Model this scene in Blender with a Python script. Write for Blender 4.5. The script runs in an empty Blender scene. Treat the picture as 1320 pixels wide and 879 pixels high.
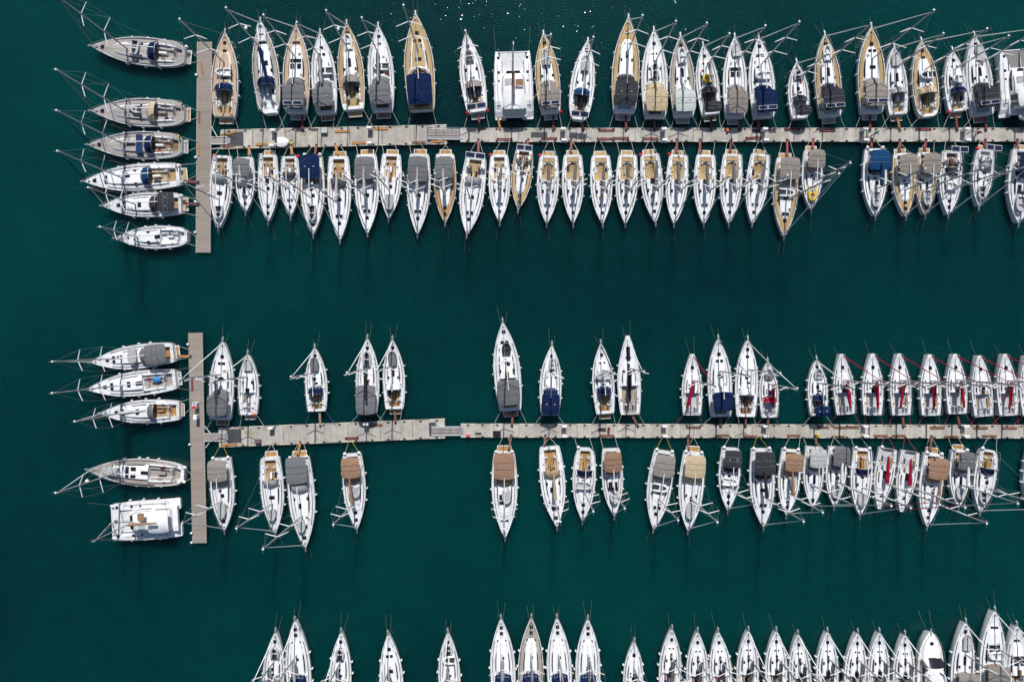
import bpy, math, random
from mathutils import Vector, Matrix
scene = bpy.context.scene
col = scene.collection
R = math.radians
RND = random.Random(7)
H = 110.0            # camera height above the water
S = 0.125            # metres per photo pixel at water level

def W(px, py, z=0.0):
    k = S * (H - z) / H
    return Vector(((px - 660) * k, (439.5 - py) * k, z))

# ------------------------------------------------------------------ materials
MATS = {}
def mat(name, c, rough=0.5, var=0.06, scale=3.0, metal=0.0, bump=0.0, bscale=20.0, spec=0.5, stretch=None, coat=0.0):
    if name in MATS: return MATS[name]
    m = bpy.data.materials.new(name); m.use_nodes = True
    nt = m.node_tree; b = nt.nodes['Principled BSDF']
    b.inputs['Roughness'].default_value = rough
    b.inputs['Metallic'].default_value = metal
    b.inputs['Specular IOR Level'].default_value = spec
    b.inputs['Coat Weight'].default_value = coat
    tc = nt.nodes.new('ShaderNodeTexCoord')
    mp = nt.nodes.new('ShaderNodeMapping')
    nt.links.new(tc.outputs['Object'], mp.inputs['Vector'])
    if stretch: mp.inputs['Scale'].default_value = stretch
    oi = nt.nodes.new('ShaderNodeObjectInfo')
    va = nt.nodes.new('ShaderNodeVectorMath'); va.operation = 'ADD'
    sc = nt.nodes.new('ShaderNodeVectorMath'); sc.operation = 'SCALE'
    cb = nt.nodes.new('ShaderNodeCombineXYZ')
    nt.links.new(oi.outputs['Random'], cb.inputs[0]); nt.links.new(oi.outputs['Random'], cb.inputs[1])
    nt.links.new(cb.outputs[0], sc.inputs[0]); sc.inputs['Scale'].default_value = 57.0
    nt.links.new(mp.outputs[0], va.inputs[0]); nt.links.new(sc.outputs[0], va.inputs[1])
    n = nt.nodes.new('ShaderNodeTexNoise'); n.inputs['Scale'].default_value = scale
    n.inputs['Detail'].default_value = 5; n.inputs['Roughness'].default_value = 0.6
    nt.links.new(va.outputs[0], n.inputs['Vector'])
    mr = nt.nodes.new('ShaderNodeMapRange')
    mr.inputs[1].default_value = 0.25; mr.inputs[2].default_value = 0.75
    mr.inputs[3].default_value = 1 - var * 2; mr.inputs[4].default_value = 1 + var
    nt.links.new(n.outputs[0], mr.inputs[0])
    # a small per object shift so that no two covers have quite the same tone
    mo = nt.nodes.new('ShaderNodeMapRange'); mo.inputs[3].default_value = 1 - var; mo.inputs[4].default_value = 1 + var
    nt.links.new(oi.outputs['Random'], mo.inputs[0])
    mu = nt.nodes.new('ShaderNodeMath'); mu.operation = 'MULTIPLY'
    nt.links.new(mr.outputs[0], mu.inputs[0]); nt.links.new(mo.outputs[0], mu.inputs[1])
    mx = nt.nodes.new('ShaderNodeVectorMath'); mx.operation = 'SCALE'
    mx.inputs[0].default_value = c
    nt.links.new(mu.outputs[0], mx.inputs['Scale'])
    nt.links.new(mx.outputs[0], b.inputs['Base Color'])
    if bump:
        n2 = nt.nodes.new('ShaderNodeTexNoise'); n2.inputs['Scale'].default_value = bscale; n2.inputs['Detail'].default_value = 3
        nt.links.new(va.outputs[0], n2.inputs['Vector'])
        bp = nt.nodes.new('ShaderNodeBump'); bp.inputs['Strength'].default_value = 1; bp.inputs['Distance'].default_value = bump
        nt.links.new(n2.outputs[0], bp.inputs['Height']); nt.links.new(bp.outputs[0], b.inputs['Normal'])
    MATS[name] = m
    return m

def planks(name, c, rough=0.7, width=0.14, axis=0, var=0.14, gap=0.35):
    """boards: every board its own tone, a darker seam between"""
    if name in MATS: return MATS[name]
    m = mat(name, c, rough, var * .6, 2.0)
    nt = m.node_tree; b = nt.nodes['Principled BSDF']
    src = b.inputs['Base Color'].links[0].from_socket
    tc = [n for n in nt.nodes if n.type == 'TEX_COORD'][0]
    sp = nt.nodes.new('ShaderNodeSeparateXYZ'); nt.links.new(tc.outputs['Object'], sp.inputs[0])
    dv = nt.nodes.new('ShaderNodeMath'); dv.operation = 'DIVIDE'; dv.inputs[1].default_value = width
    nt.links.new(sp.outputs[axis], dv.inputs[0])
    fl = nt.nodes.new('ShaderNodeMath'); fl.operation = 'FLOOR'; nt.links.new(dv.outputs[0], fl.inputs[0])
    wn = nt.nodes.new('ShaderNodeTexWhiteNoise'); wn.noise_dimensions = '1D'; nt.links.new(fl.outputs[0], wn.inputs['W'])
    mr = nt.nodes.new('ShaderNodeMapRange'); mr.inputs[3].default_value = 1 - var; mr.inputs[4].default_value = 1 + var
    nt.links.new(wn.outputs['Value'], mr.inputs[0])
    fr = nt.nodes.new('ShaderNodeMath'); fr.operation = 'FRACT'; nt.links.new(dv.outputs[0], fr.inputs[0])
    lt = nt.nodes.new('ShaderNodeMath'); lt.operation = 'LESS_THAN'; lt.inputs[1].default_value = 0.1
    nt.links.new(fr.outputs[0], lt.inputs[0])
    sb = nt.nodes.new('ShaderNodeMath'); sb.operation = 'MULTIPLY_ADD'; sb.inputs[1].default_value = -gap; sb.inputs[2].default_value = 1
    nt.links.new(lt.outputs[0], sb.inputs[0])
    mu = nt.nodes.new('ShaderNodeMath'); mu.operation = 'MULTIPLY'
    nt.links.new(mr.outputs[0], mu.inputs[0]); nt.links.new(sb.outputs[0], mu.inputs[1])
    sc = nt.nodes.new('ShaderNodeVectorMath'); sc.operation = 'SCALE'
    nt.links.new(src, sc.inputs[0]); nt.links.new(mu.outputs[0], sc.inputs['Scale'])
    nt.links.new(sc.outputs[0], b.inputs['Base Color'])
    return m

gel = mat('gelcoat white', (.78, .79, .805), .3, .045, .9)
gelw = mat('gelcoat warm white', (.78, .765, .73), .3, .02, 1.5)
nonskid = mat('nonskid white', (.70, .715, .735), .6, .09, 1.1)
DECK = {
 'W': nonskid,
 'T': planks('teak golden', (.43, .295, .135), .7, .11),
 'O': planks('teak orange', (.40, .225, .075), .65, .11),
 'P': planks('teak pale', (.50, .36, .25), .7, .11),
 'G': planks('teak weathered grey', (.37, .345, .33), .75, .11),
 'U': planks('teak taupe', (.34, .305, .275), .75, .11),
 'D': planks('teak dark', (.22, .12, .06), .6, .11),
 'X': mat('cockpit shade grey', (.46, .47, .50), .7, .05),  # racers' cockpit sole: its grey-blue shade is put into the colour
}
FAB = {}
def fab(n, c, var=.10): FAB[n] = mat('canvas ' + n, c, .9, var, 1.6, bump=.07, bscale=2.6, spec=.12)
fab('navy', (.004, .0145, .060)); fab('blue', (.005, .044, .125)); fab('grey', (.145, .15, .16)); fab('lightgrey', (.40, .41, .41))
fab('charcoal', (.035, .037, .045)); fab('taupe', (.24, .215, .195)); fab('brown', (.27, .165, .11)); fab('beige', (.50, .40, .26))
fab('red', (.31, .007, .035)); fab('white', (.72, .74, .73)); fab('pale', (.50, .55, .53)); fab('black', (.018, .02, .03)); fab('tan', (.43, .32, .2))
alu = mat('anodised aluminium', (.42, .42, .44), .38, .03, 4, metal=.55)
white_alu = mat('white painted alloy', (.66, .66, .67), .35, .02)
steel = mat('stainless steel', (.45, .45, .47), .5, .03, metal=.7)
glass = mat('tinted acrylic', (.012, .012, .018), .12, .1, coat=.3)
vinyl = mat('clear vinyl', (.22, .25, .28), .15, .1)
solar_m = mat('solar cell', (.012, .022, .055), .15, .1)
rope_w = mat('rope white', (.5, .48, .43), .9, .1, 30)
rope_b = mat('rope brown', (.23, .17, .11), .9, .1, 30)
rope_r = mat('rope red', (.36, .03, .05), .9, .1, 30)
rope_g = mat('rope weedy', (.12, .14, .09), .9, .1, 30)
rope_bl = mat('rope blue', (.04, .1, .25), .9, .1, 30)
rope_y = mat('rope yellow', (.45, .33, .03), .9, .1, 30)
fend_w = mat('fender white', (.75, .76, .77), .4, .04)
rubber_r = mat('buoy red', (.6, .015, .03), .4, .05)
yellow_m = mat('yellow plastic', (.7, .45, .02), .5, .06)
orange_m = mat('orange plastic', (.7, .16, .02), .5, .06)
blue_m = mat('blue plastic', (.02, .14, .4), .5, .06)
dark_m = mat('dark fittings', (.03, .03, .035), .5, .1)
hyp_g = mat('hypalon grey', (.42, .43, .45), .55, .06)
hyp_w = mat('hypalon white', (.66, .67, .68), .5, .06)
hyp_b = mat('hypalon black', (.03, .032, .04), .5, .1)
wood_r = mat('gangplank red', (.21, .04, .035), .6, .14, 3)
wood_o = mat('gangplank orange', (.42, .2, .05), .6, .14, 3)
wood_b = mat('gangplank brown', (.2, .09, .055), .65, .16, 3)
wood_t = mat('gangplank teak', (.42, .31, .2), .65, .16, 3)

# ------------------------------------------------------------------ mesh helper
class MB:
    def __init__(s): s.v = []; s.f = []; s.m = []; s.sm = []
    def add(s, vs, fs, mi=0, smooth=False):
        o = len(s.v); s.v += [tuple(v) for v in vs]
        for f in fs:
            s.f.append([i + o for i in f]); s.m.append(mi); s.sm.append(smooth)
    def box(s, c, d, rz=0.0, mi=0, bev=0.0, tilt=0.0):
        x, y, z = d[0] / 2, d[1] / 2, d[2] / 2
        ca, sa = math.cos(rz), math.sin(rz)
        b = min(bev, x * .45, y * .45)
        def P(px, py, pz): return (c[0] + px * ca - py * sa, c[1] + px * sa + py * ca, c[2] + pz + py * tilt)
        if b <= 0:
            vs = [P(-x, -y, -z), P(x, -y, -z), P(x, y, -z), P(-x, y, -z), P(-x, -y, z), P(x, -y, z), P(x, y, z), P(-x, y, z)]
            s.add(vs, [(3, 2, 1, 0), (4, 5, 6, 7), (0, 1, 5, 4), (1, 2, 6, 5), (2, 3, 7, 6), (3, 0, 4, 7)], mi)
        else:
            ring = [(-x + b, -y), (x - b, -y), (x, -y + b), (x, y - b), (x - b, y), (-x + b, y), (-x, y - b), (-x, -y + b)]
            bz = min(b * .6, z * .8)
            vs = [P(px, py, -z) for px, py in ring] + [P(px, py, z - bz) for px, py in ring]
            k = 1 - bz / max(x, y)
            vs += [P(px - math.copysign(bz, px), py - math.copysign(bz, py), z) for px, py in ring]
            fs = [tuple(range(7, -1, -1)), tuple(range(16, 24))]
            for r in (0, 8):
                for i in range(8): fs.append((r + i, r + (i + 1) % 8, r + 8 + (i + 1) % 8, r + 8 + i))
            s.add(vs, fs, mi)
        return s
    def tube(s, pts, r, n=6, mi=0, cap=True, flat=1.0):
        """a tube through pts; r number or list"""
        pts = [Vector(p) for p in pts]
        rs = r if isinstance(r, (list, tuple)) else [r] * len(pts)
        vs = []; fs = []
        prev = None
        for i, p in enumerate(pts):
            d = (pts[min(i + 1, len(pts) - 1)] - pts[max(i - 1, 0)])
            d = d.normalized() if d.length > 1e-9 else Vector((0, 0, 1))
            if prev is None:
                up = Vector((0, 0, 1)) if abs(d.z) < .9 else Vector((1, 0, 0))
                a = d.cross(up).normalized()
            else:
                a = (prev - d * prev.dot(d)).normalized()
            prev = a
            b = d.cross(a)
            for k in range(n):
                t = 2 * math.pi * k / n
                vs.append(p + a * math.cos(t) * rs[i] + b * math.sin(t) * rs[i] * flat)
        for i in range(len(pts) - 1):
            for k in range(n):
                fs.append((i * n + k, i * n + (k + 1) % n, (i + 1) * n + (k + 1) % n, (i + 1) * n + k))
        s.add(vs, fs, mi, n > 5)
        if cap:
            o = (len(pts) - 1) * n
            s.add([vs[k] for k in range(n)], [tuple(range(n - 1, -1, -1))], mi)
            s.add([vs[o + k] for k in range(n)], [tuple(range(n))], mi)
        return s
    def ball(s, c, r, n=8, m=5, mi=0):
        rx, ry, rz = (r, r, r) if not isinstance(r, (tuple, list)) else r
        vs = [(c[0], c[1], c[2] + rz)]
        for i in range(1, m):
            p = math.pi * i / m
            for k in range(n):
                t = 2 * math.pi * k / n
                vs.append((c[0] + rx * math.sin(p) * math.cos(t), c[1] + ry * math.sin(p) * math.sin(t), c[2] + rz * math.cos(p)))
        vs.append((c[0], c[1], c[2] - rz))
        fs = [(0, 1 + k, 1 + (k + 1) % n) for k in range(n)]
        for i in range(m - 2):
            for k in range(n):
                a = 1 + i * n
                fs.append((a + k, a + n + k, a + n + (k + 1) % n, a + (k + 1) % n))
        a = 1 + (m - 2) * n; e = len(vs) - 1
        fs += [(a + (k + 1) % n, a + k, e) for k in range(n)]
        s.add(vs, fs, mi, True)
        return s
    def rings(s, rings, mi=0, smooth=True, close=False, cap=True, mats=None):
        n = len(rings[0]); vs = [p for r in rings for p in r]
        o = len(s.v); s.v += [tuple(v) for v in vs]
        kk = n if close else n - 1
        for i in range(len(rings) - 1):
            for k in range(kk):
                s.f.append([o + i * n + k, o + i * n + (k + 1) % n, o + (i + 1) * n + (k + 1) % n, o + (i + 1) * n + k])
                s.m.append(mats[k] if mats else mi); s.sm.append(smooth)
        if cap:
            s.add(rings[0], [tuple(range(n - 1, -1, -1))], mi)
            s.add(rings[-1], [tuple(range(n))], mi)
        return s
    def mesh(s, name, ms):
        me = bpy.data.meshes.new(name)
        me.from_pydata(s.v, [], s.f)
        for m in (ms if isinstance(ms, (list, tuple)) else [ms]): me.materials.append(m)
        me.polygons.foreach_set('material_index', s.m)
        me.polygons.foreach_set('use_smooth', s.sm)
        me.update()
        return me
    def build(s, name, ms, parent=None, loc=None, rz=None):
        o = bpy.data.objects.new(name, s.mesh(name, ms))
        col.objects.link(o)
        if parent is not None: o.parent = parent
        if loc is not None: o.location = loc
        if rz is not None: o.rotation_euler = (0, 0, rz)
        return o

def link_mesh(name, me, parent=None, loc=(0, 0, 0), rot=(0, 0, 0)):
    o = bpy.data.objects.new(name, me); col.objects.link(o)
    o.parent = parent; o.location = loc; o.rotation_euler = rot
    return o

def empty(name, loc, rz=0.0):
    o = bpy.data.objects.new(name, None); col.objects.link(o)
    o.empty_display_size = .5
    o.location = loc; o.rotation_euler = (0, 0, rz)
    return o

LABELS = {}
def tag(o, label, cat, group=None):
    o['label'] = label; o['category'] = cat
    if group: o['group'] = group
    LABELS.setdefault(label, []).append(o)
    return o

ORD = ['zeroth','first','second','third','fourth','fifth','sixth','seventh','eighth','ninth','tenth','eleventh','twelfth','thirteenth',
       'fourteenth','fifteenth','sixteenth','seventeenth','eighteenth','nineteenth','twentieth','twenty-first','twenty-second','twenty-third',
       'twenty-fourth','twenty-fifth','twenty-sixth','twenty-seventh','twenty-eighth','twenty-ninth','thirtieth']
# ------------------------------------------------------------------ shared small meshes
def lathe(prof, n=8):
    b = MB(); rr = []
    for r, z in prof: rr.append([(r * math.cos(2 * math.pi * k / n), r * math.sin(2 * math.pi * k / n), z) for k in range(n)])
    b.rings(rr, close=True)
    return b
FENDER = lathe([(.03, .42), (.06, .36), (.13, .28), (.145, 0), (.13, -.28), (.05, -.36)]).mesh('fender', fend_w)
FENDER_BIG = lathe([(.03, .3), (.08, .25), (.24, .16), (.29, 0), (.24, -.17), (.08, -.27)]).mesh('fender', fend_w)
BUOY_RED = lathe([(.03, .3), (.08, .25), (.26, .16), (.31, 0), (.26, -.17), (.08, -.27)]).mesh('fender', rubber_r)
WINCH = lathe([(.11, 0), (.09, .05), (.07, .1), (.1, .17), (.05, .19)]).mesh('winch', steel)
def torus_mesh(name, m, R0, r, spokes=0, horseshoe=False):
    b = MB(); n = 16
    a1 = 2 * math.pi * (.8 if horseshoe else 1)
    pts = [(R0 * math.cos(a1 * k / n), 0, R0 * math.sin(a1 * k / n)) for k in range(n + 1)]
    b.tube(pts, r, 6, cap=horseshoe)
    for k in range(spokes):
        a = 2 * math.pi * k / spokes
        b.tube([(0, 0, 0), (R0 * math.cos(a), 0, R0 * math.sin(a))], r * .7, 4)
    if spokes: b.ball((0, 0, 0), .07, 6, 4)
    return b.mesh(name, m)
WHEEL = torus_mesh('steering_wheel', steel, .48, .025, 5)
RING = {k: torus_mesh('life_ring', m, .27, .085, 0, True) for k, m in (('yellow', yellow_m), ('orange', orange_m), ('white', fend_w), ('red', rubber_r))}

# ------------------------------------------------------------------ sailing yachts
def hatch_sets(h):
    return {
    'a': [(.885, 0, .5, .5), (.765, -.33, .48, .48), (.765, .33, .48, .48), (.685, -.82, .2, .4), (.685, .82, .2, .4), (.53, .28, .5, .7), (.45, -.95, .22, .42), (.45, .95, .22, .42)],
    'b': [(.835, 0, .46, .46), (.725, -.4, .28, .28), (.725, .4, .28, .28), (.53, -.85, .27, .45), (.53, .85, .27, .45), (.42, .1, .5, .3)],
    'c': [(.88, 0, .5, .5), (.53, 0, .42, 1.25), (.455, -.85, .26, .38), (.455, .85, .26, .38)],
    'd': [(.895, 0, .48, .48), (.83, 0, .48, .48), (.745, -.62, .22, .34), (.745, .62, .22, .34), (.685, -.72, .22, .34), (.685, .72, .22, .34), (.575, -.95, .22, .42), (.575, .95, .22, .42), (.56, .15, .3, .4)],
    'e': [(.80, 0, .5, .5), (.715, -.34, .42, .42), (.715, .34, .42, .42), (.52, 0, .8, .5), (.52, -1, .2, .4), (.52, 1, .2, .4)],
    'f': [(.87, 0, .46, .46), (.77, 0, .52, .52), (.51, -.15, .5, .5), (.44, .2, .45, .3)],
    'r': [(.775, 0, .5, .5), (.44, .15, .5, .75), (.49, -.62, .24, .24), (.44, -.62, .24, .24)],
    's': [(.84, 0, .45, .45), (.72, -.33, .24, .24), (.72, .33, .24, .24), (.545, -.78, .25, .42), (.545, .78, .25, .42), (.60, 0, .35, 1.0)],
    'w': [(.80, -.32, .5, .28), (.80, .32, .5, .28), (.585, 0, 1.5, .5), (.52, -.5, .55, .75), (.52, .5, .55, .75)],
    }[h]

def fan(t, race, stern):
    tm = .42
    if t < tm:
        u = (tm - t) / tm
        return stern + (1 - stern) * (1 - u ** 2.1)
    u = (t - tm) / (1 - tm)
    f = 1 - u ** 2.05
    if race: return .13 + .87 * (1 - u ** 1.62)
    return .02 + .98 * f

def yacht(px, look, dk='W', cr=None, ck='T', bim=None, bt=(.045, .285), sh=None, boom=None, ba=0.0, sol=0, arch=0, pf=None,
          mt=.6, mh=None, jib='white', h='a', race=False, stern=.8, fen=3, rail=None, wheels=2, hullm=None, radar=False,
          ring=None, bigf=0, redf=0, tracks=True, flags=(), round_stern=False, dome=True, rake=.35, table=True, vee=False, ropes='white',
          bowlines=2, blt=None, aftdeck=False, pl=.9):
    bx, by, sx, sy, wpx = px
    B0 = W(bx, by, 1.35); S0 = W(sx, sy, 1.1)
    if S0.dot(B0 - S0) > 0: S0 = W(sx, sy, .2)      # the transom below the deck edge shows from above
    d = B0 - S0; d.z = 0
    L = d.length; B = wpx * S * .985 * .97
    rz = math.atan2(-d.x, d.y)
    mid = (B0 + S0) / 2
    root = empty('sailing_yacht', (mid.x, mid.y, 0), rz)
    root.rotation_euler = (0, 0, rz)
    rnd = random.Random(int(bx * 13 + by * 7))
    hw = lambda t: B / 2 * fan(t, race, stern)
    Y = lambda t: t * L - L / 2
    fb = .95 + .02 * L
    zs = lambda t: fb * (1 + .16 * max(0, t - .25) ** 1.6 + .02 * (1 - t))
    hullm = hullm or gel
    # --- hull
    ts = [0, .025, .07, .13, .2, .3, .4, .5, .6, .68, .76, .83, .89, .935, .965, .985, 1.0]
    rr = []
    for t in ts:
        w, z = hw(t), zs(t)
        if round_stern and t < .1: w *= .62 + .38 * math.sqrt(min(1, t / .1))
        elif t == 0: w *= .96
        rk = rake * t ** 5; rev = .25 * (1 - t) ** 12
        sec = []
        for (a, zz) in ((1.0, z + .05), (.985, z * .55), (.9, .12), (.72, -.18), (0, -.34)):
            k = 1 - max(zz, 0) / z
            sec.append((-a * w, Y(t) - rk * k * 1.0 - rev * k * 0, zz))
        sec += [(-p[0], p[1], p[2]) for p in sec[-2::-1]]
        rr.append(sec)
    b = MB(); b.rings(rr, 0)
    b.build('hull', hullm, root)
    # --- deck with sunk cockpit
    c0, c1 = (.0, .36) if race else (.035, .36)
    cwf = .66 if race else (.62 if aftdeck else .56)
    st = []
    for t in ts: st.append((t, c0 <= t < c1))
    st = [x for x in st if abs(x[0] - c0) > .012 and abs(x[0] - c1) > .012 or x[0] == 0]
    if c0 > 0: st += [(c0 - .001, False), (c0 + .001, True)]
    st += [(c1 - .001, True), (c1 + .001, False)]
    st.sort()
    rr = []
    zf = fb - .42
    for t, inn in st:
        w, z = hw(t), zs(t)
        if round_stern and t < .1: w *= .62 + .38 * math.sqrt(min(1, t / .1))
        elif t == 0: w *= .96
        ri = min(.09, w * .3)
        cw = min(cwf * w, w - ri - .02) if w > .25 else w * .4
        wi = w - ri
        camber = lambda x: .07 * (1 - (x / max(w, .01)) ** 2) * min(1, w)
        P = [(-w, z + .05), (-wi, z + .05), (-wi - .005 * 0, z + .0)]
        P += [(-cw, z + camber(cw)), (-cw + .02 * (w > .2), (zf if inn else z + camber(cw))), (0, zf if inn else z + camber(0))]
        P += [(-x, q) for x, q in P[-2::-1]]
        rr.append([(x, Y(t), q) for x, q in P])
    b = MB()
    for i in range(len(rr) - 1):
        dm = 0 if (cr is None and dk != 'W' and st[i + 1][0] < .075) else 1
        inn = st[i][1] and st[i + 1][1]; step = st[i][1] != st[i + 1][1]
        b.rings(rr[i:i + 2], 0, smooth=False, cap=False, mats=[0, 0, dm, 0, 2, 2, 0, dm, 0, 0] if inn else ([0] * 10 if step else [0, 0] + [dm] * 6 + [0, 0]))
    railm = {'tan': DECK['T'], 'dark': dark_m, None: gel}[rail]
    b.build('deck', [railm if rail else gel, DECK[dk], DECK[ck] if ck in DECK else nonskid], root)
    # --- coachroof
    k0, k1 = (.365, .70) if race else (.365, .775 if L > 10 else .74)
    rr = []
    def croof(t):
        u = (t - k0) / (k1 - k0)
        if u < 0 or u > 1: return None
        w = hw(t)
        c = min(.62 * w, w - .38) * (1 - .22 * u ** 3)
        hh = (.42 if not race else .26) * (1 - .55 * u) * (1 if u < .9 else max(.08, 1 - ((u - .9) / .1) ** 2))
        return max(c, .1), hh
    nn = 9
    for i in range(nn + 1):
        t = k0 + (k1 - k0) * i / nn
        c, hh = croof(t)
        if i == nn: c *= .6
        z = zs(t) + .02
        rr.append([(x * c, Y(t), z + q * hh) for x, q in ((-1, -.1), (-.80, .80), (-.72, .98), (0, 1.06), (.72, .98), (.80, .80), (1, -.1))])
    b = MB(); b.rings(rr, 0, mats=[0, 0, 1, 1, 0, 0], smooth=False)
    b.build('coachroof', [gel, DECK[cr] if cr else gel], root)
    for s in (-1, 1):
        b = MB(); r1 = []
        for i in range(7):
            t = k0 + .03 + (k1 - k0) * .55 * i / 6
            c, hh = croof(t); z = zs(t) + .02
            e = .35 if i in (0, 6) else 0
            r1.append([(s * (c * (1 - .20 * (q + .1) / .90) + .014), Y(t), z + q * hh + .004) for q in (.12 + e * .5, .70 - e * .5)])
        if s < 0: r1 = [list(reversed(r)) for r in r1]
        b.rings(r1, 0, cap=False)
        b.build('cabin_window', glass, root)
    def topz(t, x):
        k = croof(t)
        if k and abs(x) < k[0] * .8: return zs(t) + .02 + k[1] * (1.0 + .06 * (1 - abs(x) / k[0]))
        return zs(t) + .07 * (1 - (x / max(hw(t), .1)) ** 2)
    for (t, x, a, c) in hatch_sets(h):
        f = B / 4.0
        o = MB().box((0, 0, 0), (a * f ** .5 * 1.12, c * 1.12, .07), bev=.04).build('hatch', glass, root, (x * f, Y(t), topz(t, x * f) + .025))
    if not sh:
        MB().box((0, Y(k0 + .035), topz(k0 + .035, 0) + .03), (.62, .075 * L, .1), bev=.05).build('companionway', glass if rnd.random() < .6 else DECK['D'], root)
    if tracks:
        for s in (-1, 1):
            b = MB(); r1 = []
            for i in range(9):
                t = .30 + .45 * i / 8
                x = s * hw(t) * (.80 if dk == 'W' else .9)
                z = zs(t) + .035
                r1.append([(x - .045, Y(t), z), (x + .045, Y(t), z), (x + .045, Y(t), z + .04), (x - .045, Y(t), z + .04)])
            b.rings(r1, 0, close=True, smooth=False)
            b.build('genoa_track', dark_m, root)
    # --- cockpit furniture
    if not race:
        for s in (-1, 1):
            b = MB(); rr = []
            for i in range(5):
                t = .12 + .24 * i / 4
                w = hw(t) * cwf
                x0, x1 = s * (w - .03), s * (w - .03 - .46)
                z = zf + .38
                rr.append([(x0, Y(t), zf), (x0, Y(t), z), (x1, Y(t), z), (x1, Y(t), zf)])
            b.rings(rr, 0, smooth=False)
            b.rings([[(r[1][0] + (r[2][0] - r[1][0]) * k, r[1][1] + (.1 if i == 0 else -.08 if i == 4 else 0), r[1][2] + .012) for k in ((.04, .97) if aftdeck else (.16, .86))][::(1 if s > 0 else -1)] for i, r in enumerate(rr)], 1, cap=False)
            b.build('bench', [gel, DECK[ck] if ck != 'W' else nonskid], root)
            b = MB(); rr = []
            for i in range(6):
                t = .10 + .27 * i / 5
                w = hw(t) * cwf; z = zs(t)
                x0, x1 = s * (w + .02), s * (w + .27)
                q = .24 if 0 < i else .1
                rr.append([(x0, Y(t), z - .02), (x0, Y(t), z + q), (x1 - s * .06, Y(t), z + q), (x1, Y(t), z - .02)])
            b.rings(rr, 0, smooth=False)
            b.build('coaming', gel, root)
        if table:
            MB().box((0, Y(.235), zf + .34), (.34, .085 * L, .62), bev=.05).build('cockpit_table', gel if rnd.random() < .4 else DECK[ck], root)
    else:
        for s in (-1, 1):
            MB().box((s * hw(.2) * cwf * .88, Y(.19), zf + .17), (.16, .2 * L, .34)).build('bench', DECK['T'], root)
    if aftdeck:
        b = MB(); b.rings([[(-hw(t) * .86, Y(t), zs(t) + .02), (hw(t) * .86, Y(t), zs(t) + .02)] for t in (.008, .03, .07, .095)], cap=False, smooth=False)
        MB().box((0, Y(.052), zs(.05) - .02), (hw(.05) * 1.62, .085 * L, .06)).build('aft_deck', DECK[ck], root)
    nw = wheels
    for s in ((-1, 1) if nw == 2 else (0,)):
        if nw:
            x = s * hw(.1) * .36
            o = link_mesh('steering_wheel', WHEEL, root, (x, Y(.115), zf + .75), (R(-25), 0, 0))
            MB().box((x, Y(.128), zf + .4), (.28, .22, .8), bev=.06).build('helm_pedestal', gel, root)
    for (t, sx_) in ((.36, 1), (.36, -1), (.2, 1), (.2, -1)):
        link_mesh('winch', WINCH, root, (sx_ * (hw(t) * cwf + .14), Y(t), zs(t) + (.24 if not race else .05)))
    # --- gear lying about
    cols = [rope_w, rope_r, rope_bl, rope_b, rope_w]
    for k in range(rnd.randint(1, 3) if not race else 1):
        t = rnd.choice((.30, .33, .24, .40)) if not bim else rnd.choice((.42, .62, .66)); s = rnd.choice((-1, 1))
        x = s * hw(t) * rnd.uniform(.2, .5); b = MB()
        b.tube([((.08 + .06 * (i // 10)) * math.cos(i * .63), (.13 + .07 * (i // 10)) * math.sin(i * .63), .03) for i in range(21)], .035, 5)
        o = b.build('rope_coil', rnd.choice(cols), root, (x, Y(t), (zf + .42 if t < .35 and not race else topz(t, x) + .02))); o.rotation_euler = (0, 0, rnd.uniform(0, 3))
    if not race and not bim:
        for s in (-1, 1):
            if rnd.random() < .55:
                t = rnd.uniform(.18, .28); w = hw(t) * cwf - .26
                MB().box((0, 0, 0), (.36, rnd.uniform(.5, 1.1), .1), bev=.05).build('cushion', FAB[rnd.choice(('brown', 'navy', 'taupe', 'beige', 'charcoal', 'white'))], root, (s * w, Y(t), zf + .46))
    # --- rails
    rm = .024
    pts = [(t, s) for s in (-1, 1) for t in ()]
    b = MB()
    for s in (-1, 1):
        for zz in (.32, .62):
            b.tube([(s * max(hw(t) - .07, .03), Y(t), zs(t) + zz) for t in (.05, .15, .3, .45, .6, .75, .87)], .009, 4)
        for t in (.15, .3, .45, .6, .75):
            b.tube([(s * (hw(t) - .07), Y(t), zs(t)), (s * (hw(t) - .07), Y(t), zs(t) + .62)], .018, 4)
    b.build('lifeline', steel, root)
    b = MB()
    tp = [(-1, .87), (-1, .94), (-1, .985), (1, .985), (1, .94), (1, .87)]
    b.tube([(s * max(hw(t) - .05, .12), Y(t), zs(t) + .64) for s, t in tp], rm, 5)
    for s, t in ((-1, .87), (1, .87), (-1, .95), (1, .95)):
        b.tube([(s * max(hw(t) - .05, .1), Y(t), zs(t)), (s * max(hw(t) - .05, .12), Y(t), zs(t) + .64)], rm, 5)
    b.build('pulpit', steel, root)
    for s in (-1, 1):
        b = MB(); w0 = hw(.03) - .08
        b.tube([(s * (hw(.14) - .08), Y(.14), zs(.1) + .62), (s * w0, Y(.02), zs(0) + .66), (s * w0 * .62, Y(.01), zs(0) + .66), (s * w0 * .6, Y(.012), zs(0))], rm, 5)
        b.tube([(s * w0, Y(.02), zs(0)), (s * w0, Y(.02), zs(0) + .66)], rm, 5)
        b.build('pushpit', steel, root)
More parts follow.
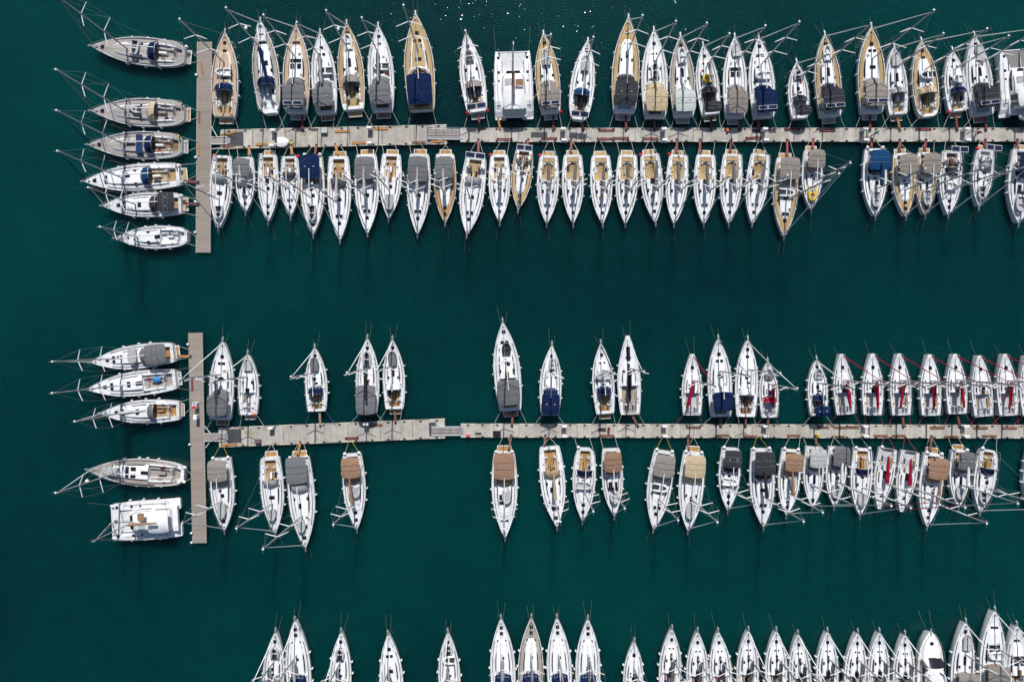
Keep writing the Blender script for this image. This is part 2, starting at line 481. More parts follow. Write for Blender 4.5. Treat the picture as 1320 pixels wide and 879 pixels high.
    # --- anchor and roller
    if not race:
        b = MB()
        b.box((0, Y(1) + .12, zs(1) + .06), (.22, .75, .09), bev=.03)
        b.tube([(0, Y(1) + .1, zs(1) + .16), (0, Y(1) + .62, zs(1) + .02)], .04, 5, 0)
        b.add([(0, Y(1) + .78, zs(1) - .12), (-.2, Y(1) + .36, zs(1) + .0), (.2, Y(1) + .36, zs(1) + .0), (0, Y(1) + .45, zs(1) + .12)], [(0, 1, 3), (0, 3, 2), (1, 2, 3), (0, 2, 1)])
        b.build('anchor', steel, root)
        MB().box((0, Y(.945), zs(.94) + .1), (.24, .3, .18), bev=.06).build('windlass', steel, root)
    # --- mast, spreaders, stays
    mz = topz(mt, 0)
    if mh is None: mh = L * (1.1 + rnd.uniform(-.04, .05)) + .4
    ym = Y(mt)
    m = MB()
    m.tube([(0, ym, mz - .1), (0, ym, mz + (mh - mz) * .6), (0, ym, mh)], [.13, .125, .09], 8, flat=.8)
    mast = m.build('mast', alu, root)
    for fz, ln in ((.36, .46 * B + .1), (.68, .37 * B + .1)):
        z = mz + (mh - mz) * fz
        for s in (-1, 1):
            b = MB(); b.tube([(s * .08, ym - .02, z), (s * ln, ym - ln * .36, z + .08)], [.085, .055], 6, flat=.5)
            b.build('spreader', white_alu, mast)
    b = MB(); b.box((0, ym - .08, mh + .05), (.14, .5, .1), bev=.03)
    b.tube([(0, ym + .2, mh), (0, ym + .55, mh + .25)], .018, 4); b.tube([(0, ym - .3, mh), (0, ym - .3, mh + .7)], .015, 4)
    b.build('masthead_fitting', alu, mast)
    if dome:
        MB().ball((0, ym + .05, mh + .2), (.17, .17, .14), 8, 5).build('masthead_light', fend_w, mast)
    if radar:
        b = MB(); z = mz + (mh - mz) * .5
        b.rings([[(r * math.cos(k * math.pi / 5), ym + .5 + r * math.sin(k * math.pi / 5), q) for k in range(10)] for r, q in ((.26, z), (.31, z + .08), (.27, z + .2), (.1, z + .23))], close=True)
        b.build('radar_dome', fend_w, mast)
    b = MB()
    l1, l2 = .46 * B + .1, .37 * B + .1
    z1, z2 = mz + (mh - mz) * .36, mz + (mh - mz) * .68
    for s in (-1, 1):
        cx = hw(mt) * .86; cy = ym - .036 * L
        b.tube([(s * cx, cy, zs(mt)), (s * l1, ym - l1 * .36, z1 + .08), (s * l2, ym - l2 * .36, z2 + .08), (s * .05, ym, mh - .25)], .009, 4)
        b.tube([(s * cx, cy, zs(mt)), (s * .05, ym, z1)], .008, 4)
        b.tube([(s * l1, ym - l1 * .36, z1 + .08), (s * .05, ym, z2)], .008, 4)
        b.tube([(s * hw(.02) * .8, Y(.02), zs(0)), (0, Y(.12), zs(0) + (mh - zs(0)) * .25)], .008, 4)
    b.tube([(0, Y(.12), zs(0) + (mh - zs(0)) * .25), (0, ym - .1, mh)], .009, 4)
    b.build('rigging', steel, root)
    p0 = Vector((0, Y(.965), zs(.97) + .3)); p1 = Vector((0, ym + .12, mz + (mh - mz) * (.96 if not race else .9)))
    if jib:
        b = MB()
        b.tube([p0, p0.lerp(p1, .06), p0.lerp(p1, .5), p0.lerp(p1, .93), p1], [.045, .085, .072, .045, .03], 7)
        b.build('furled_jib', FAB[jib], root)
    else:
        MB().tube([p0, p1], .02, 5).build('forestay', steel, root)
    # --- boom
    zb = zs(.4) + (1.95 if not race else 1.15)
    bl = blt or (.335 if not race else .33)
    p0 = Vector((0, ym - .15, zb)); dr = Vector((math.sin(R(ba)), -math.cos(R(ba)), 0.015)); LB = bl * L
    b = MB(); b.tube([p0, p0 + dr * LB], [.085, .075], 7)
    bo = b.build('boom', white_alu if not boom else alu, root)
    if boom:
        sd = Vector((dr.y, -dr.x, 0)); rr = []
        wd = .33 if not race else .36
        for i in range(9):
            u = i / 8; p = p0 + dr * (.05 + (LB - .1) * u)
            w = wd * (1 - .5 * u) * (.8 if i in (0, 8) else 1); hh = (.62 if not race else .5) * (1 - .5 * u) * (1 + .08 * math.sin(i * 2.3))
            sway = .03 * math.sin(i * 1.7 + bx)
            rr.append([p + sd * (x * w + sway) + Vector((0, 0, z * hh)) for x, z in ((-.55, -.16), (-1, .1), (-.72, .55), (-.2, .95), (.2, .95), (.72, .55), (1, .1), (.55, -.16))])
        b = MB(); b.rings(rr, close=True)
        b.build('sail_cover', FAB[boom], bo)
    # --- sprayhood
    if sh:
        t0, t1 = .285, .392
        rr = []; n = 9
        HW = hw(.34) * .68
        for i in range(7):
            u = i / 6
            hgt = .1 + 1.0 * math.sin(math.pi / 2 * u) ** .75 if u > 0 else .04
            y = Y(t1) - (Y(t1) - Y(t0)) * u
            ww = HW * (.86 + .14 * math.sqrt(u))
            bow_ = .6 * (1 - u) ** .7
            rr.append([(ww * math.cos(math.pi * (1 - k / n)) , y - bow_ * (1 - math.sin(math.pi * k / n)) + .15 * (1 - u), zs(.36) + .28 + hgt * max(0, math.sin(math.pi * k / n)) ** .55) for k in range(n + 1)])
        b = MB(); b.rings(rr, 0, cap=False)
        hood = b.build('sprayhood', FAB[sh], root)
        b = MB()
        for (k0_, k1_) in ((2, 4), (4, 5), (5, 7)):
            q = [Vector(rr[0][k0_]).lerp(Vector(rr[1][k0_]), .3), Vector(rr[0][k1_]).lerp(Vector(rr[1][k1_]), .3), Vector(rr[2][k1_]), Vector(rr[2][k0_])]
            q = [p + Vector((0, .03, .035)) for p in q]
            c = sum(q, Vector()) / 4
            b.add([c + (p - c) * .86 for p in q], [(0, 1, 2, 3)])
        b.build('sprayhood_window', vinyl, hood)
        b = MB(); b.tube([Vector(p) + Vector((0, -.015, .01)) for p in rr[-1]], .022, 5)
        b.build('sprayhood_frame', steel, hood)
    # --- bimini
    if bim:
        t0, t1 = bt
        zt = zs(.15) + 1.68
        bw = max(hw(t0), hw((t0 + t1) / 2)) * .84
        nx, ny = 8, 8
        top = []
        for j in range(ny + 1):
            v = j / ny
            e = abs(2 * v - 1)
            half = bw * (1 - .07 * max(0, e - .6) ** 1.5 / .25) * (1 + .05 * v)
            row = []
            for i in range(nx + 1):
                x = (2 * i / nx - 1)
                sag = .03 * math.sin(v * math.pi * 4) ** 2
                z = zt + .2 * (1 - abs(x) ** 2.4) - .14 * e ** 4 - sag + rnd.uniform(-.012, .012)
                bowed = .18 * (1 - x * x) * (1 if v == 1 else (-1 if v == 0 else (2 * v - 1)))
                row.append((x * half, Y(t0) + (Y(t1) - Y(t0)) * v + bowed, z))
            top.append(row)
        b = MB(); b.rings(top, 0, cap=False)
        b.rings([[(p[0], p[1], p[2] - .035) for p in reversed(r)] for r in top], 0, cap=False)
        per = top[0] + [r[-1] for r in top[1:]] + list(reversed(top[-1]))[1:] + [r[0] for r in reversed(top[:-1])][:-1]
        m_ = len(per)
        b.add(per + [(p[0], p[1], p[2] - .035) for p in per], [(i, i + m_, (i + 1) % m_ + m_, (i + 1) % m_) for i in range(m_)])
        bi = b.build('bimini', FAB[bim], root)
        b = MB()
        for j in (3, 5):
            r_ = [Vector(p) + Vector((0, 0, .012)) for p in top[j]]
            b.tube(r_, .028, 4, flat=.4)
        b.build('bimini_seam', FAB['charcoal' if bim in ('grey', 'taupe', 'navy', 'brown') else 'grey'], bi)
        b = MB()
        for j in (0, 4, 8):
            r_ = [Vector(p) + Vector((0, 0, -.06)) for p in top[j]]
            b.tube([(r_[0].x, Y((t0 + t1) / 2), zs(.15))] + r_ + [(r_[-1].x, Y((t0 + t1) / 2), zs(.15))], .018, 4)
        b.build('bimini_frame', steel, bi)
        for k in range(sol):
            ww = .44 * bw * (2 / max(sol, 2)); x = (k - (sol - 1) / 2) * (ww * 2 + .08)
            b = MB(); b.box((x, Y(t0 + .045), zt + .2), (ww * 2, .62, .04), mi=1); b.box((x, Y(t0 + .045), zt + .215), (ww * 2 - .1, .52, .03), mi=0)
            b.build('solar_panel', [solar_m, white_alu], bi)
        if rnd.random() < .5 and not sol:
            for x in (-.45, .45):
                MB().box((x * bw, Y((t0 + t1) / 2), zt + .2), (.28, .2, .02), bev=.03).build('bimini_window', vinyl, bi)
    if arch:
        za = zs(0) + 1.9; w0 = hw(.03) * .92
        b = MB()
        for yy in (.0, .9):
            b.tube([(-w0, Y(.03), zs(0)), (-w0, Y(.0) - .2 + yy, za), (w0, Y(.0) - .2 + yy, za), (w0, Y(.03), zs(0))], .03, 5)
        ar = b.build('stern_arch', steel, root)
        for k in range(arch):
            ww = w0 * 2 / arch - .06; x = (k - (arch - 1) / 2) * (ww + .06)
            b = MB(); b.box((x, Y(0) + .25, za + .05), (ww, .85, .04), mi=1); b.box((x, Y(0) + .25, za + .065), (ww - .1, .74, .03))
            b.build('solar_panel', [solar_m, white_alu], ar)
    # --- bathing platform
    if pf:
        w0 = hw(0) * .68; ln = pl + .03 * (L - 11)
        b = MB(); b.box((0, Y(0) - ln / 2 - .02, .46), (2 * w0, ln, .08), mi=1, bev=.05)
        b.box((0, Y(0) - ln / 2 - .02, .505), (2 * w0 - .2, ln - .2, .02))
        b.build('swim_platform', [DECK[pf], gel], root)
        for s in (-.5, .5):
            MB().tube([(s * w0, Y(0) + .02, fb), (s * w0, Y(0) - ln * .7, .5)], .018, 4).build('platform_stay', steel, root)
    # --- fenders
    if fen:
        for s in (-1, 1):
            for i in range(fen):
                t = .26 + .36 * i / max(1, fen - 1) + rnd.uniform(-.03, .03)
                link_mesh('fender', FENDER, root, (s * (hw(t) + .13), Y(t), zs(t) - .42))
    if bigf:
        for s in ((-1, 1) if bigf == 2 else (1,)): link_mesh('fender', FENDER_BIG, root, (s * hw(0) * .78, Y(0) - .12, zs(0) + .1))
    if redf:
        for s in ((-1, 1) if redf == 2 else (redf,)) if redf != 1 else (1,): link_mesh('fender', BUOY_RED, root, (s * hw(0) * 1.02, Y(.0), zs(0) - .1))
    if ring:
        link_mesh('life_ring', RING[ring], root, (hw(.03) * .7, Y(.015), zs(0) + .5), (R(15), 0, 0))
    # --- mooring ropes ahead
    for k in range(bowlines):
        s = (-1, 1)[k % 2]; e = rnd.uniform(-.6, 1.5)
        p0 = Vector((s * max(hw(.96), .12), Y(.97), zs(.97) + .05)); p1 = Vector((s * (.4 + e * .35), Y(1) + rnd.uniform(1.6, 3.6), -.12))
        pts = [p0.lerp(p1, u) - Vector((0, 0, .35 * math.sin(math.pi * u))) for u in (0, .33, .66, 1)]
        MB().tube(pts, .016, 4).build('bow_rope', rope_g, root)
    return dict(root=root, L=L, B=B, Y=Y, hw=hw, zs=zs, topz=topz, rz=rz, mid=mid, px=px, fb=fb, rnd=rnd, ropes=ropes)

ROPE = {'white': rope_w, 'brown': rope_b, 'red': rope_r, 'blue': rope_bl, 'yellow': rope_y}
def stern_ropes(bt, dock_of):
    """dock_of(world xy, side) -> point on the dock edge"""
    inv = Matrix.Rotation(-bt['rz'], 3, 'Z')
    for s in (-1, 1):
        loc = Vector((s * bt['hw'](0) * .86, bt['Y'](.01), bt['fb'] + .08))
        w = Matrix.Rotation(bt['rz'], 3, 'Z') @ loc + Vector((bt['mid'].x, bt['mid'].y, 0))
        q = dock_of(w, s * bt['rnd'].choice((-.5, .6, .9, 1.3, 1.6)) )
        p1 = inv @ (q - Vector((bt['mid'].x, bt['mid'].y, 0)))
        pts = [loc.lerp(p1, u) - Vector((0, 0, .12 * math.sin(math.pi * u))) for u in (0, .25, .5, .75, 1)]
        MB().tube(pts, .032, 5).build('mooring_rope', ROPE[bt['ropes']], bt['root'])

# ------------------------------------------------------------------ dinghies carried on deck
def dinghy(bt, t, look='grey', cross=False, ln=2.6, wd=1.45, dx=0.0, label=''):
    z = bt['topz'](t, 0) + .1
    loc = Matrix.Rotation(bt['rz'], 3, 'Z') @ Vector((dx, bt['Y'](t), 0)) + Vector((bt['mid'].x, bt['mid'].y, z))
    root = empty('dinghy', loc, bt['rz'] + (R(88) if cross else R(bt['rnd'].uniform(-4, 4))))
    r = .2
    tube_m, floor_m = {'grey': (hyp_g, hyp_g), 'white': (hyp_w, hyp_w), 'dark': (hyp_g, hyp_b), 'black': (hyp_b, hyp_b), 'yellow': (yellow_m, hyp_g), 'whitedark': (hyp_w, hyp_b), 'cover': (FAB['grey'], FAB['grey']), 'palecover': (FAB['lightgrey'], FAB['lightgrey'])}[look]
    w = wd / 2 - r; y0, y1 = -ln / 2, ln / 2 - r
    pts = [(-w, y0, r), (-w, y0 + ln * .45, r), (-w * .92, y1 - .55, r + .03), (-w * .6, y1 - .15, r + .1), (0, y1, r + .14), (w * .6, y1 - .15, r + .1), (w * .92, y1 - .55, r + .03), (w, y0 + ln * .45, r), (w, y0, r)]
    b = MB(); b.tube(pts, [r * .6] + [r] * 7 + [r * .6], 8); b.build('tube', tube_m, root)
    b = MB()
    if 'cover' in look:
        rr = []
        for i in range(7):
            u = i / 6; ww = (w + .12) * (1 - max(0, u - .5) ** 2 * 2.6); y = y0 + .05 + (y1 - y0 - .1) * u
            rr.append([(x * ww, y, r + .12 + .16 * (1 - x * x) * (1 - .5 * u)) for x in (-1, -.5, 0, .5, 1)])
        b.rings(rr, cap=False); b.build('cover', floor_m, root)
    else:
        b.add([(-w, y0 + .1, .12), (w, y0 + .1, .12), (w, y1 - .6, .12), (w * .5, y1 - .2, .14), (-w * .5, y1 - .2, .14), (-w, y1 - .6, .12)], [(0, 1, 2, 3, 4, 5)])
        b.build('floor', floor_m, root)
        b = MB(); b.box((0, y0 + .12, r + .02), (2 * w, .06, .34)); b.build('transom', floor_m if look != 'yellow' else hyp_w, root)
        b = MB(); b.box((0, -.1, r + .12), (2 * w + .1, .24, .04), bev=.02); b.build('seat', tube_m, root)
    tag(root, label, 'dinghy', 'dinghies carried on the yachts')
    return root
# ------------------------------------------------------------------ the berths
def edge(row, x):
    if row in 'AB':
        u = (x - 285) / 290.6
        if x < 585: return (168 - 7 * u) if row == 'A' else (192 - 6.4 * u)
        return 165.6 if row == 'A' else 182.6
    u = (x - 281) / 292
    if x < 585: return (551.7 - 12 * u) if row == 'C' else (576.3 - 11.6 * u)
    v = (x - 594) / 726
    return (546.4 + 1.6 * v) if row == 'C' else (563.2 + 1.4 * v)
def pier_x(row, y): return 253.6 if row == 'L' else 243 + 5 * (y - 429) / 271
ZD = .55
ROWNAME = {'A': 'top row', 'B': 'second row', 'C': 'third row', 'D': 'fourth row', 'E': 'bottom row', 'L': 'upper pier', 'M': 'lower pier'}
def yacht_phrase(where): return where.replace(' ', ' yacht ', 1)
GROUP = {'A': 'yachts in the top row', 'B': 'yachts under the upper pontoon', 'C': 'yachts above the lower pontoon', 'D': 'yachts under the lower pontoon',
         'E': 'yachts in the bottom row', 'L': 'yachts at the upper wooden pier', 'M': 'yachts at the lower wooden pier'}
COUNT = {}; BOATS = []
def place_phrase(row):
    COUNT[row] = COUNT.get(row, 0) + 1
    return ORD[COUNT[row]] + (' down at ' if row in 'LM' else ' from left in ') + ROWNAME[row]
PLANK_LOG = {}
def gangplank_mesh(length, m, ends=True, w=.36):
    b = MB()
    b.box((0, 0, 0), (w, length, .06), mi=0, bev=.03)
    for s in (-1, 1):
        b.box((s * (w / 2 - .03), 0, .04), (.05, length - .1, .05), mi=0)
    if ends:
        for s in (-1, 1): b.box((0, s * (length / 2 - .12), .012), (w + .02, .26, .07), mi=1)
    n = int(length / .35)
    for i in range(1, n): b.box((0, -length / 2 + i * length / n, .04), (w - .12, .05, .02), mi=0)
    return b
def gangplank(p0, p1, m, label, group, ends=True, w=.36):
    d = p1 - p0; mid = (p0 + p1) / 2
    o = gangplank_mesh(d.length, m, ends, w).build('gangplank', [m, FAB['navy']])
    o.location = mid
    o.rotation_euler = (math.asin(max(-1, min(1, d.z / d.length))), 0, math.atan2(-d.x, d.y))
    tag(o, label, 'gangplank', group)
    return o
GPM = {'r': (wood_r, 'dark red'), 'o': (wood_o, 'orange'), 'b': (wood_b, 'rusty brown'), 't': (wood_t, 'pale teak')}

def Bt(row, bow, stn, w, look, gp=None, dg=None, ropes=None, **kw):
    where = place_phrase(row)
    kw.setdefault('bowlines', 2 if row not in 'LM' else 1)
    if ropes: kw['ropes'] = ropes
    if 'bt' in kw or kw.get('bim'):
        # the canopy stands 1.7 m above the deck, so it is seen displaced from the deck below it
        w0 = W(stn[0], stn[1]); d0 = W(bow[0], bow[1]) - w0; L0 = d0.length
        sh_ = (w0 * (1.7 / H)).dot(d0) / L0 / L0
        a_, c_ = kw.get('bt', (.045, .285)); kw['bt'] = (max(-.02, a_ - sh_), max(.12, c_ - sh_ * .8))
    bt = yacht((bow[0], bow[1], stn[0], stn[1], w), look, **kw)
    tag(bt['root'], look + ', ' + where, 'yacht', GROUP[row])
    bt['where'] = where; bt['row'] = row
    BOATS.append(bt)
    if row in 'ABCD':
        def dock(wp, side):
            x = wp.x / S + 660
            q = W(x, edge(row, x), ZD)
            return Vector((wp.x + (side if row in 'BD' else side) , q.y + (-.25 if row in 'AC' else .25), ZD + .1))
        sg = 1
        pass
        stern_ropes(bt, dock)
    elif row in 'LM':
        def dock(wp, side):
            y = 439.5 - wp.y / S
            q = W(pier_x(row, y), y, ZD)
            return Vector((q.x + .25, wp.y - side, ZD + .1))
        stern_ropes(bt, dock)
    if gp:
        c, dx = gp[0], gp[1]; slant = gp[2] if len(gp) > 2 else 0
        m, cn = GPM[c]
        x, y = stn
        if row in 'ABCD':
            e = edge(row, x); sg = 1 if row in 'AC' else -1
            p0 = W(x + dx, y + sg * 1.0, .95); p1 = W(x + dx + slant, e + sg * 3.5, ZD + .12)
        else:
            e = pier_x(row, y); p0 = W(x + 1, y + dx, .95); p1 = W(e + 3, y + dx + slant, ZD + .12)
        gangplank(p0, p1, m, '%s gangplank from dock to %s' % (cn, yacht_phrase(where)), 'gangplanks reaching from dock to yacht')
    for d_ in (dg or []):
        t, lk = d_[0], d_[1]; cross = len(d_) > 2 and d_[2] == 'x'; dx = d_[3] if len(d_) > 3 else 0
        cn = {'grey': 'grey', 'white': 'white', 'dark': 'grey dinghy with dark floor', 'black': 'black', 'yellow': 'yellow-trimmed', 'whitedark': 'white dinghy with black floor', 'cover': 'grey covered', 'palecover': 'pale covered'}[lk]
        if 'dinghy' not in cn: cn += ' dinghy'
        dinghy(bt, t, lk, cross, dx=dx, ln=d_[4] if len(d_) > 4 else 2.6, label='%s on %s' % (cn, yacht_phrase(where)))
    return bt

# upper wooden pier
Bt('L', (118, 59.5), (242.7, 75), 37, 'grey teak decked yacht with navy sprayhood', dk='G', cr='G', ck='U', pl=.5, sh='navy', pf='U', mh=18.6, h='c', stern=.74, boom=None, jib='taupe', dg=[(.52, 'dark', 'x')], mt=.61, arch=0, round_stern=True, redf=0, bigf=1)
Bt('L', (118, 143), (241.7, 149), 37, 'grey teak decked yacht with cream sprayhood', dk='G', cr='G', ck='U', pl=.5, sh='beige', pf='O', mh=18, h='c', stern=.74, jib='taupe', mt=.62, dg=[(.5, 'dark', 'd', .2, 1.6)], round_stern=True, ring='yellow')
LB3 = Bt('L', (114, 186.7), (238.5, 190), 36, 'grey teak yacht with dark blue solar panels amidships', dk='G', cr='G', ck='D', pl=.5, sh='navy', pf='U', mh=17.4, h='c', stern=.74, jib='navy', mt=.61, round_stern=True, ring='yellow')
Bt('L', (108.3, 234), (235.5, 227), 36, 'white yacht with blue sprayhood and teak cockpit', ck='T', pl=.75, sh='blue', pf='T', mh=16.8, h='a', jib='navy', mt=.59, gp=('r', 6, 2), ring='orange', bigf=1)
Bt('L', (132.5, 265.4), (237.5, 264.4), 33, 'white yacht with charcoal cockpit canopy', ck='T', pl=.75, bim='charcoal', bt=(.1, .28), sh='charcoal', pf='T', mh=13.4, h='e', mt=.57, gp=('r', -2, 1), boom=None, bigf=1)
Bt('L', (149, 307), (245, 306), 30.5, 'small white yacht with cluttered open cockpit', ck='W', mh=11.2, h='b', mt=.68, stern=.7, round_stern=True, dg=[], jib='lightgrey')

# top row
Bt('A', (290, 41.6), (293, 153), 35.5, 'pale teak flush-decked yacht with navy sprayhood', dk='P', cr='P', ck='T', sh='navy', pf='T', mh=15.9, h='f', mt=.63, dg=[(.505, 'white', 'x')], ring='orange', jib=None, arch=0, gp=None)
Bt('A', (336, 27), (351, 149), 35, 'yacht with long dark blue boom cover and teak rails', dk='U', ck='W', sh='navy', boom='navy', ba=8, mh=15.5, mt=.66, blt=.42, round_stern=True, stern=.7, dg=[(.86, 'white', 'l', 0, 3)], arch=0, h='a', radar=True, bigf=1)
Bt('A', (382, 33), (384.7, 148), 36, 'pale teak yacht with grey canopy and two solar panels', dk='P', ck='D', bim='grey', bt=(.06, .30), sh='grey', sol=2, pf='U', mh=15.5, h='w', mt=.62, gp=('r', 5))
Bt('A', (412.7, 41.5), (423, 149), 33.5, 'white yacht with light grey boom cover over grey canopy', bim='grey', bt=(.1, .3), sh='grey', boom='lightgrey', ba=1, pf='D', mh=14, mt=.65, h='e', ck='D', dg=[(.5, 'whitedark', 'x', .4)])
Bt('A', (447, 30), (458, 144), 34.5, 'teak-edged yacht with brown sprayhood and open teak cockpit', dk='T', ck='T', sh='taupe', pf='T', mh=14.5, h='c', mt=.67, dg=[(.77, 'white')], radar=True)
Bt('A', (487.6, 33), (494.8, 146), 35, 'white yacht with grey canopy and orange boards on foredeck', bim='grey', bt=(.09, .3), sh='grey', boom='lightgrey', ba=-2, pf='D', ck='D', mh=14.2, mt=.63, h='f', dg=[(.5, 'whitedark', 'x', .2)])
A7 = Bt('A', (535.8, 18.4), (545, 145), 40, 'large golden teak yacht with navy cockpit canopy', dk='T', cr='T', ck='D', bim='navy', bt=(.07, .36), sh=None, mh=15.7, mt=.62, h='e', stern=.84, fen=3, jib=None)
Bt('A', (600.7, 43.5), (615.6, 147), 33, 'white yacht with brown sprayhood, stern solar panels, red buoys', ck='D', sh='taupe', arch=2, pf='U', redf=2, mt=.56, mh=14, h='b', gp=('r', 2), dg=[(.7, 'dark', 'l', 0, 2.0)], jib='lightgrey')
PLACE_A9 = place_phrase('A')
Bt('A', (700.6, 43.5), (709.3, 148), 32.5, 'teak-edged yacht with taupe canopy, solar panel, red buoy', dk='T', ck='W', bim='taupe', bt=(.07, .3), sh='taupe', sol=2, pf='U', redf=1, mt=.56, mh=13, h='c', gp=('r', 4), dg=[(.68, 'palecover')])
Bt('A', (757.6, 53), (745, 157), 32.5, 'white yacht with blue sprayhood and oval teak cockpit', ck='D', sh='blue', arch=2, mt=.60, mh=13.6, h='c', gp=('r', 5, 2), dg=[(.7, 'palecover')], round_stern=True, stern=.74)
Bt('A', (810, 23), (803, 148), 36.5, 'large teak-edged yacht with black canopy', dk='T', ck='W', bim='charcoal', bt=(.1, .32), sh='charcoal', pf='U', mt=.60, mh=14.4, h='s', gp=('r', 4))
Bt('A', (842.7, 38.7), (842.7, 154), 35.5, 'white yacht with beige cockpit canopy', bim='beige', bt=(.08, .3), sh='beige', mt=.61, mh=15.5, h='s', gp=('r', 1), ck='D', dg=[(.5 + .02, 'whitedark')], bigf=1)
Bt('A', (877, 46.4), (879.3, 152.7), 33.5, 'taupe-decked yacht with pale green canopy', dk='U', bim='pale', bt=(.07, .3), sh='white', pf='U', mt=.64, mh=15.2, h='c', ck='W', dg=[(.74, 'white')])
Bt('A', (906.4, 58), (914, 150), 30.5, 'white yacht with grey boom cover and dark sprayhood', sh='charcoal', boom='lightgrey', ba=4, ck='D', bim='charcoal', bt=(.04, .15), pf='T', mt=.67, mh=13, h='b', gp=('r', 3), dg=[(.49, 'yellow', 'x', 0, 2.0)])
Bt('A', (947, 47.4), (945, 154), 32, 'white yacht with taupe canopy and dark roof windows', bim='taupe', bt=(.06, .31), sh='taupe', pf='U', mt=.66, mh=14.2, h='w', ck='W', dg=[(.82, 'palecover', 'd', .1, 2.2)], gp=('b', 8))
Bt('A', (978, 48.3), (981.8, 154), 34.5, 'white yacht with bright navy canopy and two solar panels', bim='navy', bt=(.07, .32), sh='navy', sol=2, mt=.65, mh=15.8, h='a', gp=('r', -5, 2), dg=[(.5, 'white', 'x')], ck='W')
Bt('A', (1027, 80), (1028, 155), 27.5, 'small white yacht with charcoal sprayhood', sh='charcoal', bim='charcoal', bt=(.07, .2), mt=.68, mh=10.6, h='f', ck='W', dg=[(.76, 'dark', 'd', 0, 1.9)], stern=.75)
Bt('A', (1063, 44.5), (1067, 152.7), 34.5, 'teak-edged yacht with charcoal canopy and pale solar panels', dk='T', bim='charcoal', bt=(.08, .31), sh='charcoal', sol=2, pf='U', mt=.65, mh=14.5, h='c', dg=[(.76, 'white')], ck='W')
Bt('A', (1123, 35), (1119.6, 148), 36.5, 'golden teak-edged yacht with taupe canopy, blue solar panels', dk='T', bim='taupe', bt=(.09, .32), sh='taupe', sol=2, pf='U', mt=.62, mh=17.2, h='e', ck='W', gp=('r', 2))
Bt('A', (1152.5, 60), (1153.5, 150), 29.5, 'white yacht with light grey sprayhood and teak cockpit', sh='lightgrey', ck='T', pf='T', mt=.68, mh=13.2, h='c', gp=('o', 3, 4), dg=[(.8, 'palecover', 'l', 0, 2.3)], arch=0)
Bt('A', (1187.7, 53), (1192, 153), 34.5, 'teak-edged yacht with beige sprayhood and orange table', dk='T', sh='beige', ck='T', mt=.61, mh=15.5, h='f', round_stern=True, stern=.75, dg=[(.53, 'whitedark', 'x')], bigf=0)
Bt('A', (1228, 64.8), (1230, 146), 29.5, 'small white yacht with navy sprayhood, teak cockpit', sh='navy', ck='T', pf='T', mt=.68, mh=13, h='b', gp=('r', 2, 2), redf=-1, dg=[(.5, 'white', 'x', 0, 1.9)], ring='white')
Bt('A', (1256, 45.4), (1262, 151), 35, 'white yacht with black canopy and dark solar panels', bim='charcoal', bt=(.1, .33), sh='charcoal', sol=2, pf='D', mt=.62, mh=14.5, h='c', ck='W', gp=('r', 9), dg=[(.77, 'palecover', 'd', .3)])
PLACE_A25 = place_phrase('A')

# under the upper pontoon
Bt('B', (281.6, 295), (287, 201), 30, 'white yacht with teak cockpit, blue-grey hood, dark dinghy', ck='T', sh='lightgrey', mt=.61, mh=13.8, h='e', dg=[(.79, 'dark', 'd', 0, 2.2)], ring='orange')
Bt('B', (316, 273.7), (316, 203), 26, 'short white yacht with grey canopy and boom cover', bim='grey', bt=(.03, .34), boom='lightgrey', ba=2, mt=.55, mh=11.4, h='s', ck='O', pf=None, gp=('o', 5))
Bt('B', (345.4, 286), (346, 200), 27.5, 'white yacht with golden platform and bare teak cockpit', ck='O', pf='O', mt=.58, mh=13.5, h='f', ring='white')
Bt('B', (374, 280), (374, 202), 25.5, 'short white yacht with teak cockpit and dark hood', ck='O', sh='grey', mt=.56, mh=11, h='b', gp=('o', 2), redf=-1)
Bt('B', (403.4, 303), (403, 201), 33, 'white yacht with large navy canopy and tan edge', bim='navy', bt=(.0, .28), ck='D', rail='tan', mt=.55, mh=15.8, h='f', gp=('r', 3, 2), dg=[(.74, 'dark')], bigf=2)
Bt('B', (438, 310), (437, 202), 31.5, 'white yacht with orange teak cockpit and grey boom cover', ck='O', sh='grey', boom='lightgrey', ba=-2, pf='O', mt=.58, mh=16, h='e', gp=('o', -1, -4))
Bt('B', (473.5, 301.5), (472.6, 199.5), 32.5, 'white yacht with broad grey canopy and pale boom cover', bim='grey', bt=(.04, .3), sh='grey', boom='lightgrey', ba=1, pf='O', mt=.55, mh=16.6, h='e', ck='D')
Bt('B', (501, 282), (505, 199), 29.5, 'white yacht with twin wheels and covered foredeck dinghy', ck='O', pf='O', mt=.58, mh=13.8, h='f', dg=[(.76, 'palecover')])
Bt('B', (538, 302.5), (541, 199), 31.5, 'white yacht with dark grey canopy and folded boom cover', bim='grey', bt=(.04, .33), sh='grey', boom='lightgrey', ba=0, pf='O', mt=.55, mh=16.2, h='e', ck='D')
Bt('B', (573.5, 288), (574, 199), 29.5, 'golden teak-edged yacht with charcoal-grey canopy', dk='O', bim='grey', bt=(.05, .34), boom='lightgrey', ba=2, pf='O', mt=.60, mh=15.6, h='f', ck='D', sh='grey')
Bt('B', (602, 303), (613.7, 203), 33.5, 'white yacht with stern solar panels and pale hood', ck='T', sh='lightgrey', arch=2, pf='T', mt=.57, mh=14.8, h='e', gp=('r', 3))
Bt('B', (644, 287), (643.6, 200), 29, 'white yacht with teak cockpit and grey boom cover', ck='T', boom='grey', ba=-5, pf='T', mt=.58, mh=13.6, h='b', redf=1)
Bt('B', (668, 270.5), (676, 193), 27.5, 'short teak-edged yacht with stern solar panels', dk='T', ck='D', arch=2, mt=.55, mh=11.6, h='f', gp=('r', 3, 2))
